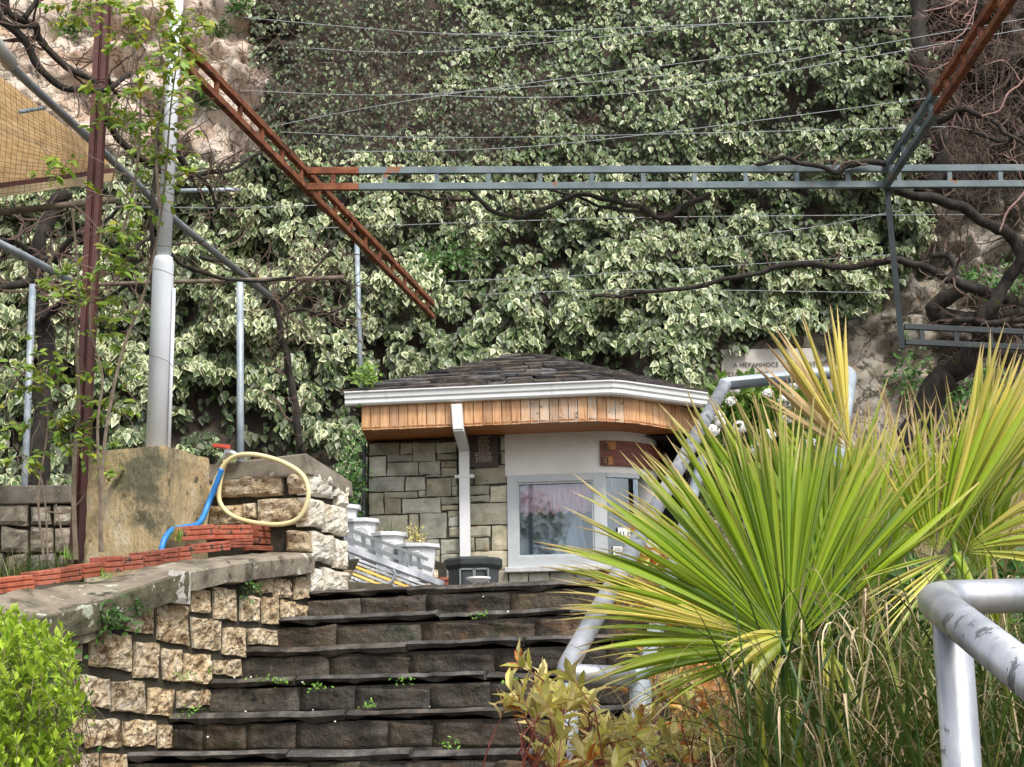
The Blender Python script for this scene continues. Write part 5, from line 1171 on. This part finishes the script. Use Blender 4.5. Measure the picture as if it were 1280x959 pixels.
stm.build('stems', M['barkg'], lv, kind='stuff')

# far left low wall with stones and grass
fwl = thing('far_stone_wall', P(40, 700, 11.4), 'dark low wall of rough stones under a mossy ledge at the far left', 'wall')
Yw = 11.6; mb = MB(); mb.hexa([P(-160, 740, Yw+.06), P(112, 735, Yw+.06), P(112, 610, Yw+.06), P(-160, 612, Yw+.06)], [x+Vector((0, .5, 0)) for x in (P(-160, 740, Yw+.06), P(112, 735, Yw+.06), P(112, 610, Yw+.06), P(-160, 612, Yw+.06))]); mb.build('wall_core', M['mortar'], fwl)
mb = MB(); mb.hexa([P(-160, 634, Yw-.04), P(114, 628, Yw-.04), P(114, 606, Yw-.04), P(-160, 608, Yw-.04)], [x+Vector((0, .6, 0)) for x in (P(-160, 634, Yw-.04), P(114, 628, Yw-.04), P(114, 606, Yw-.04), P(-160, 608, Yw-.04))]); mb.build('ledge', M['pcap'], fwl, bev=.01)
hm_stone = mat('dark_rubble_stone', [(.12, .10, .075), (.3, .26, .2), (.42, .38, .32)], 12, .85, bump=.8, bsc=40, bd=.02, objr=.3)  # dark grey brown rubble of the far left wall
for r_, (y0, y1) in enumerate([(632, 656), (660, 690), (693, 716)]):
    x = -150
    while x < 108:
        L = rl.uniform(22, 44); x2 = min(112, x+L); Q = [P(x+2, y1, Yw), P(x2-2, y1, Yw), P(x2-2, y0+rl.uniform(-2, 3), Yw), P(x+2, y0+rl.uniform(-2, 3), Yw)]
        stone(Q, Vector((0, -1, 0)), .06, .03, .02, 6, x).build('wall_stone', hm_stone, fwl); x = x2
gr = MB()
for _ in range(700):
    px = random.uniform(-60, 110); p = P(px, 712-(px*.12)+random.uniform(-4, 6), random.uniform(8.8, 10.8)); sx, tx = loc_st(p.x, p.y); p.z = gz(p.x, p.y)-.01
    blade(gr, p, (random.gauss(0, .35), random.gauss(0, .2), 1), UP, random.uniform(.08, .3), .009, .7, 5, random.random(), random.random()**4)
gr.build('grass', M['grass'], kind='stuff', lab='tufts of green grass behind the row of red bricks', cat='grass')
# small weeds by the bricks
for (px, py, lb) in [(188, 632, None)]:
    pass
wp = MB()
for (px, py) in [(222, 662), (165, 722), (90, 735), (85, 690), (130, 715), (222, 668)]:
    s_, z_ = on_t(px, py+6, TL-.19)
    for _ in range(26):
        blade(wp, ST(s_+random.gauss(0, .02), TL-.19+random.gauss(0, .01), z_-.01), (random.gauss(0, .4), random.gauss(0, .3), 1), UP, random.uniform(.03, .08), .005, .8, 4, random.random())
wp.build('brick_weeds', M['clover'], kind='stuff', lab='little green weeds along the red bricks', cat='weeds')

# ================================================================== BRIGHT BUSH bottom left
bb = thing('bright_bush', P(30, 1150, 4.6), 'bright lime green bush with small rounded leaves at the lower left corner', 'bush')
A = []; T = []; stb = MB(); NB = []
for _ in range(600):
    Y = random.uniform(4.2, 5.0); x = random.gauss(25, 42); ymin = 742+max(0, (x-0))*.45 if x > 0 else 745
    if x > 100: continue
    y = random.uniform(ymin+8, 1010); p = P(x, y, Y)
    d = Vector((random.gauss(0, .4), random.gauss(-.2, .35), 1)).normalized(); L = random.uniform(.08, .16); b0 = p-d*L
    stb.tube([b0-UP*.05+Vector((random.gauss(0, .03), .06, 0)), b0, p], [.0012, .0012, .001], 4, cap=False)
    for q in range(random.randint(10, 15)):
        u_ = random.uniform(0, 1)**.7; a_ = random.uniform(0, 6.28); x_ = d.orthogonal().normalized(); y_ = d.cross(x_); rad = x_*math.cos(a_)+y_*math.sin(a_)
        A.append(b0+d*L*u_); T.append(rad*(1.1-.6*u_)+d*(.4+.7*u_)); NB.append(d+rad*-.3)
leaf_cloud(bb, 'oval', M['lime_leaf'], np.array(A), np.array(T), np.array(NB)+rng.normal(size=(len(A), 3))*.25, rng.uniform(.024, .037, len(A)), rng.uniform(-.2, .25, len(A)), 300)
stb.build('stems', M['barkg'], bb, kind='stuff')
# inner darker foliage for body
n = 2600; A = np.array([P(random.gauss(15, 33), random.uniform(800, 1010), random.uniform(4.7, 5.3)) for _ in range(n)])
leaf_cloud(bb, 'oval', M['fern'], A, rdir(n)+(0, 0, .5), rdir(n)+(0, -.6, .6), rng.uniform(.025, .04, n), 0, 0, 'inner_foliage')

# ================================================================== RAILINGS
rw = thing('handrail_frame', P(700, 1000, 3.7), 'blue grey tubular handrail frame rising beside the steps behind the palm', 'handrail')
def joint(mb, pts, r, n=16, m=.10):   # rounded corners
    out = [Vector(pts[0])]
    for i in range(1, len(pts)-1):
        a_ = Vector(pts[i-1]); b_ = Vector(pts[i]); c_ = Vector(pts[i+1]); d0 = (a_-b_); d1 = (c_-b_); k_ = min(m, d0.length*.4, d1.length*.4)
        p0 = b_+d0.normalized()*k_; p1 = b_+d1.normalized()*k_
        for u_ in (0, .25, .5, .75, 1): out.append(p0*(1-u_)**2+b_*2*u_*(1-u_)+p1*u_*u_)
    out.append(Vector(pts[-1])); mb.tube(out, r, n); return mb
A0_, A1_ = P(704, 843, 3.72), P(906, 481, 6.1); B1_ = P(1064, 463, 6.25)
dirn = (A0_-A1_); B0_ = B1_+dirn*.62
joint(MB(), [P(790, 846, 3.78), A0_, A1_], .0245, 16, .05).build('lower_rail', M['galv'], rw, smooth=True)
joint(MB(), [A1_-dirn.normalized()*-.02, A1_+Vector((0, 0, .002)), B1_, P(1046, 590, 5.7)], .026, 16, .06).build('top_rail', M['galvb'], rw, smooth=True)
joint(MB(), [P(785, 847, 3.79), P(806, 838, 3.82), P(878, 575, 6.2)], .021, 14, .04).build('inner_rail', M['galvb'], rw, smooth=True)
MB().tube([A0_+Vector((.01, .0, -.02)), A0_+Vector((.01, 0, -1.3))], .022, 14).build('leg', M['galvb'], rw, smooth=True)
q_ = P(800, 850, 3.8); MB().tube([q_, q_-UP*1.3], .026, 14).build('leg', M['galvb'], rw, smooth=True)
q_ = P(1046, 590, 5.7); MB().tube([q_, P(1036, 680, 5.5)], .027, 14).build('leg', M['galvb'], rw, smooth=True)
rn = thing('near_railing', P(1195, 1100, 2.4), 'scuffed silver tubular railing corner at the lower right', 'handrail')
C0 = P(1168, 752, 2.42)
joint(MB(), [P(1400, 742, 2.62), P(1180, 747, 2.55), C0+Vector((-.0, 0, 0)), P(1330, 880, 1.85)], .0275, 22, .035).build('top_rail', M['galv'], rn, smooth=True)
q_ = P(1190, 790, 2.40); MB().tube([q_+UP*.02, q_-UP*1.4], [.0285]*2, 20).build('post', M['galv'], rn, smooth=True)

# ================================================================== PALMS
def frond(parent, hub, fan0, fan1, n, L0, L1, mtl, face, width=1.25, droop=.35, bv=0., cup=.15, jit=.06, lenfun=None, stemto=None, seg=10, split=.42, lab=None):
    """fan in the plane facing `face` (unit normal towards viewer); angles in degrees, 0 = right, 90 = up, in that plane"""
    hub = Vector(hub); N_ = Vector(face).normalized(); X_ = UP.cross(N_)*1.0; X_ = X_.normalized(); Y_ = N_.cross(X_).normalized()
    # petiole
    mb = MB(); st_to = stemto or (hub-UP*.6+Vector((.05, .15, 0))); mid = (hub+st_to)/2+N_*.04; mb.tube(smooth_path([st_to, mid, hub-N_*.01], 6), [.006]*12+[.003], 8, at=(.2, .3, bv*.6)); 
    fr_ = mb.build('frond', M['palm'] if mtl != M['palmd'] else M['palmd'], parent, smooth=True, lab=lab)
    n = int(n*1.3); dphi = abs(fan1-fan0)/n
    for k in range(n):
        u_ = (k+.5)/n; ph = math.radians(fan0+(fan1-fan0)*u_+random.gauss(0, jit*18)); L = (L0+(L1-L0)*u_)*(1+random.gauss(0, .075))
        if lenfun: L *= lenfun(u_)
        zig = (1 if k % 2 else -1)
        d = X_*math.cos(ph)+Y_*math.sin(ph)+N_*(cup+random.gauss(0, .07)); d.normalize()
        sd_ = N_.cross(d).normalized()
        sd_ = (sd_*math.cos(.55*zig+random.gauss(0, .15))+N_*math.sin(.55*zig)).normalized()
        w_ = 2*L*split*math.tan(math.radians(dphi)/2)*width; w_ = min(w_*1.2, .042)
        mb = MB(); blade(mb, hub+d*.02, d, UP, L, w_, droop*random.uniform(.4, 1.6), seg, random.random(), max(0, min(1, bv+random.gauss(0, .13)+(.25 if random.random() < .12 else 0))), split=split, fold=.22, side=sd_, power=.75, kink=random.gauss(0, .2))
        mb.build('leaflet', mtl, fr_)
    return fr_
base1 = P(1000, 1050, 3.5)
palm = thing('fan_palm', base1, 'large bright green fan palm with spiky fronds in front of the handrail', 'palm')
hubA = P(985, 812, 3.05)
FC = Vector((-.12, -1, .12))
frond(palm, hubA, 184, 82, 52, .42, .42, M['palm'], FC, lenfun=lambda u: float(np.interp(u, [0, .15, .38, .6, 1], [.80, .96, 1.12, 1.08, 1.0])), droop=.26, bv=-.08, cup=.10, width=1.6, split=.6)
frond(palm, hubA+Vector((.01, .06, .0)), 100, 38, 34, .47, .45, M['palm'], Vector((.1, -1, .05)), droop=.15, bv=.0, cup=.05, width=1.6, split=.6)
frond(palm, P(1035, 770, 3.35), 128, 58, 28, .50, .44, M['palm'], Vector((0, -1, .1)), droop=.15, bv=.05, cup=.05, width=1.6, split=.55)
frond(palm, P(975, 800, 3.2), 160, 105, 28, .43, .44, M['palm'], Vector((-.2, -1, .2)), droop=.22, bv=.25, cup=.05, width=1.4, split=.5)
frond(palm, P(940, 793, 3.0), 172, 150, 12, .33, .33, M['palm'], Vector((-.1, -1, .2)), droop=.08, bv=.85, cup=.02)
frond(palm, P(985, 812, 3.1), 200, 170, 12, .30, .36, M['palm'], Vector((-.1, -1, .1)), droop=.25, bv=.2, cup=.2)
frond(palm, P(1062, 560, 3.3), 122, 84, 9, .29, .27, M['palm'], Vector((.05, -1, .1)), droop=.05, bv=.95, cup=.0, stemto=P(1080, 900, 4.0), split=.5, lab='yellow old frond standing upright')
frond(palm, P(1070, 570, 3.35), 155, 118, 5, .22, .3, M['palmd'], Vector((.05, -1, .1)), droop=.1, bv=.6, stemto=P(1085, 900, 4.1))
frond(palm, P(1030, 800, 2.95), 255, 292, 5, .12, .15, M['palm'], Vector((0, -1, .3)), droop=.3, bv=.45, cup=.5, stemto=P(1010, 850, 3.1), split=.35, seg=8)
frond(palm, P(1000, 790, 2.95), 185, 235, 5, .2, .14, M['palm'], Vector((0, -1, .4)), droop=.6, bv=.5, cup=.4, stemto=P(1010, 850, 3.1))
palm2 = thing('fan_palm', P(1200, 1000, 3.0), 'olive and yellow fan palm behind the silver railing corner', 'palm')
frond(palm2, P(1168, 700, 3.15), 118, 50, 24, .20, .33, M['palm'], Vector((.1, -1, .1)), droop=.1, bv=.2, width=1.6, split=.55, lenfun=lambda u: 1+.35*(u > .72), stemto=P(1195, 800, 3.2))
frond(palm2, P(1190, 660, 3.2), 78, 42, 16, .40, .34, M['palm'], Vector((.1, -1, .1)), droop=.05, bv=.5, width=1.7, split=.55, stemto=P(1190, 800, 3.2), lab='tall yellow frond at the right edge')
frond(palm2, P(1195, 690, 3.0), 228, 196, 12, .26, .2, M['palm'], Vector((.1, -1, .3)), droop=.15, bv=.35, stemto=P(1210, 800, 3.1), lab='dark olive frond hanging to the lower left')
frond(palm2, P(1228, 655, 3.3), 92, 40, 20, .36, .34, M['palm'], Vector((.15, -1, .1)), droop=.1, bv=.3, width=1.7, split=.58, stemto=P(1230, 850, 3.4))
frond(palm2, P(1200, 690, 3.1), 40, -10, 12, .3, .3, M['palm'], Vector((.2, -1, .1)), droop=.5, bv=.5, stemto=P(1210, 800, 3.1))
frond(palm2, P(1235, 720, 3.35), 135, 70, 22, .26, .32, M['palm'], Vector((.1, -1, .1)), droop=.12, bv=.2, width=1.6, split=.55, stemto=P(1240, 850, 3.5))
palm3 = thing('fan_palm', P(1110, 1000, 3.9), 'pale green fan palm standing behind the other two', 'palm')
frond(palm3, P(1090, 745, 3.7), 122, 50, 36, .46, .42, M['palm'], Vector((.05, -1, .05)), droop=.12, bv=.12, width=1.5, split=.55)
frond(palm3, P(1160, 720, 3.9), 120, 62, 18, .44, .42, M['palmd'], Vector((.05, -1, .05)), droop=.25, bv=.2)
frond(palm3, P(1220, 730, 3.9), 110, 40, 28, .46, .4, M['palm'], Vector((.05, -1, .05)), droop=.25, bv=.2, width=1.5)
frond(palm3, P(1240, 680, 3.8), 70, 5, 12, .3, .3, M['palmd'], Vector((.05, -1, .05)), droop=.9, bv=.3)

# undergrowth (grass like blades, green and dry)
ug = MB(); us = MB()
for _ in range(2300):
    px = 900+480*random.random()**.8; Y = random.uniform(2.75, 4.2); py = random.uniform(880, 1120); p = P(px, py, Y)
    if px < 960 and random.random() < .45: continue
    L = random.uniform(.14, .42); d = Vector((random.gauss(-.12, .5), random.gauss(-.1, .3), 1))
    if random.random() < .66: blade(ug, p, d, UP, L, random.uniform(.007, .017), random.uniform(.3, 1.6), 7, random.random(), random.random()**3)
    else: blade(us, p, d, UP, L*.9, random.uniform(.003, .007), random.uniform(.8, 3.0), 8, random.random(), random.random())
for _ in range(520):   # dry tangle left and top right
    if random.random() < .55: px = random.uniform(780, 1010); py = random.uniform(800, 990)
    else: px = random.uniform(1120, 1300); py = random.uniform(620, 900)
    p = P(px, py, random.uniform(3.1, 3.9)); blade(us, p, (random.gauss(0, .7), random.gauss(0, .3), random.gauss(.3, .6)), UP, random.uniform(.08, .25), random.uniform(.003, .007), random.uniform(.5, 3), 7, random.random(), random.random(), kink=random.gauss(0, .6))
for _ in range(46):   # long pale curling dead leaflets hanging in front of the palm
    p = P(random.uniform(930, 1120), random.uniform(760, 900), random.uniform(2.75, 3.0)); blade(us, p, (random.gauss(0, .6), -.3, random.gauss(.5, .5)), UP, random.uniform(.10, .26), random.uniform(.004, .009), random.uniform(1.5, 4.5), 9, random.random(), random.random(), kink=random.gauss(0, .8))
for _ in range(60):
    p = P(random.uniform(1100, 1290), random.uniform(560, 760), random.uniform(3.2, 3.7)); blade(us, p, (random.gauss(0, .7), -.3, random.gauss(.3, .6)), UP, random.uniform(.10, .26), random.uniform(.004, .01), random.uniform(1, 4), 9, random.random(), random.random(), kink=random.gauss(0, .8))
ug.build('tall_grass', M['grass'], kind='stuff', lab='dense dark green strap leaved undergrowth below the palms', cat='grass')
us.build('dry_grass', M['straw'], kind='stuff', lab='curling straw coloured dead blades among the undergrowth', cat='dry grass')
# dark ground cover body behind the blades (real leaves)
n = 5200; th = thing('ground_cover', P(1100, 1000, 4.6), 'dark leafy ground cover filling the bed under the palms', 'ground cover', kind='stuff')
A = []
while len(A) < n:
    px = random.uniform(850, 1420); py = random.uniform(640, 1080); Y = random.uniform(4.2, 5.0)
    if py < 700+max(0, (930-px))*1.6: continue
    A.append(P(px, py, Y))
leaf_cloud(th, 'lance', M['fern'], np.array(A), rdir(n)+(0, -.2, .2), rdir(n)+(0, -.7, .5), rng.uniform(.05, .12, n), 0, 0)

# ================================================================== ORANGE-YELLOW SHRUB bottom middle
def shrub(name, lab, blobs, mtl, stem, lsz, kind='lance', nparts=250, nl=(7, 11), L=(.08, .18), flop=.0, bvf=None, cat='shrub', base=None, wh=.7, sd_l=(.02, .08), sr_=.002):
    root = thing(name, base, lab, cat); A = []; T = []; Nn = []; Bv = []; sm_ = MB()
    for (cx, cy, rx, ry, n, Y0, Y1) in blobs:
        for _ in range(n):
            p = P(cx+random.gauss(0, .55)*rx, cy+random.gauss(0, .55)*ry, random.uniform(Y0, Y1)); d = Vector((random.gauss(0, .6), random.gauss(-.1, .4), random.gauss(.9, .4))).normalized(); l = random.uniform(*L); b0 = p-d*l
            sm_.tube([b0+Vector((random.gauss(0, .04), .05, -random.uniform(*sd_l))), b0, p], [sr_, sr_, .001], 4, cap=False)
            for q in range(random.randint(*nl)):
                u_ = 1-random.random()**1.5*wh; a_ = random.uniform(0, 6.28); x_ = d.orthogonal().normalized(); y_ = d.cross(x_); rad = x_*math.cos(a_)+y_*math.sin(a_)
                A.append(b0+d*l*u_); T.append(rad*(1.1-.5*u_)+d*(.2+.7*u_)+Vector((0, 0, -flop))); Nn.append(d*.8-rad*.5); Bv.append(bvf(u_) if bvf else random.uniform(-.2, .3))
    leaf_cloud(root, kind, mtl, np.array(A), np.array(T), np.array(Nn)+rng.normal(size=(len(A), 3))*.2, rng.uniform(.7, 1.25, len(A))*lsz, np.array(Bv), nparts)
    sm_.build('stems', stem, root, kind='stuff'); return root
shrub('yellow_shrub', 'shrub with cream yellow and orange tipped leaves on red stems at the bottom', [(770, 910, 72, 42, 36, 3.2, 3.7), (700, 885, 48, 38, 20, 3.2, 3.6), (655, 880, 25, 25, 5, 3.2, 3.4), (840, 930, 55, 36, 18, 3.3, 3.8), (710, 945, 45, 20, 12, 3.2, 3.5)], M['phot'], M['redstem'], .050, 'lance', 300, (6, 9), (.05, .10), bvf=lambda u: random.uniform(-.25, .3)+(.6 if random.random() < .25 else 0), base=P(760, 1100, 3.5), wh=.4, sd_l=(.06, .16), sr_=.0022)
shrub('orange_shrub', 'sparse shrub with orange and yellow leaves between the rail and the palm', [(850, 840, 45, 30, 20, 3.9, 4.6), (800, 740, 30, 35, 14, 4.4, 5.0), (880, 880, 50, 40, 28, 3.9, 4.4), (815, 700, 22, 22, 9, 4.8, 5.2)], M['phot'], M['redstem'], .075, 'lance', 120, (5, 8), (.06, .14), bvf=lambda u: random.uniform(0, .8), base=P(850, 1050, 4.3))
# white flowering shrub
wf = shrub('white_flower_shrub', 'green leafy shrub with clusters of white flowers behind the handrail', [(965, 530, 60, 45, 200, 6.5, 7.4), (935, 515, 40, 35, 90, 6.5, 7.0), (1015, 560, 32, 60, 110, 6.6, 7.4), (905, 560, 22, 40, 80, 6.5, 7.0), (960, 610, 60, 30, 130, 6.6, 7.2), (990, 500, 35, 15, 40, 6.6, 7.0)], M['shrub'], M['barkg'], .062, 'oval', 300, (8, 12), (.08, .18), base=P(970, 760, 7.2))
for (px, py, r_) in [(890, 538, .05), (926, 534, .05), (918, 486, .04), (960, 492, .035), (983, 500, .055), (992, 508, .05), (1020, 524, .055), (950, 562, .06), (960, 545, .05), (1013, 556, .05), (985, 523, .035), (1004, 472, .04), (990, 480, .05), (897, 520, .045), (914, 502, .035), (902, 528, .04)]:
    c_ = P(px, py, 6.42); mb = MB(); r_ *= .62
    for _ in range(random.randint(20, 34)):
        d = Vector((random.gauss(0, 1), random.gauss(-.4, 1), random.gauss(.2, 1))).normalized(); p = c_+Vector((d.x, d.y*.6, d.z*.8))*r_; x_ = d.orthogonal().normalized(); y_ = d.cross(x_); s_ = r_*.42
        pts = [p+d*.004]+[p+(x_*math.cos(a_)+y_*math.sin(a_))*s_*(1 if k % 2 else .6) for k, a_ in enumerate([i*math.pi/5 for i in range(10)])]
        mb.add(pts, [(0, i, i % 10+1) for i in range(1, 11)])
    mb.build('flower_head', M['petal'], wf)
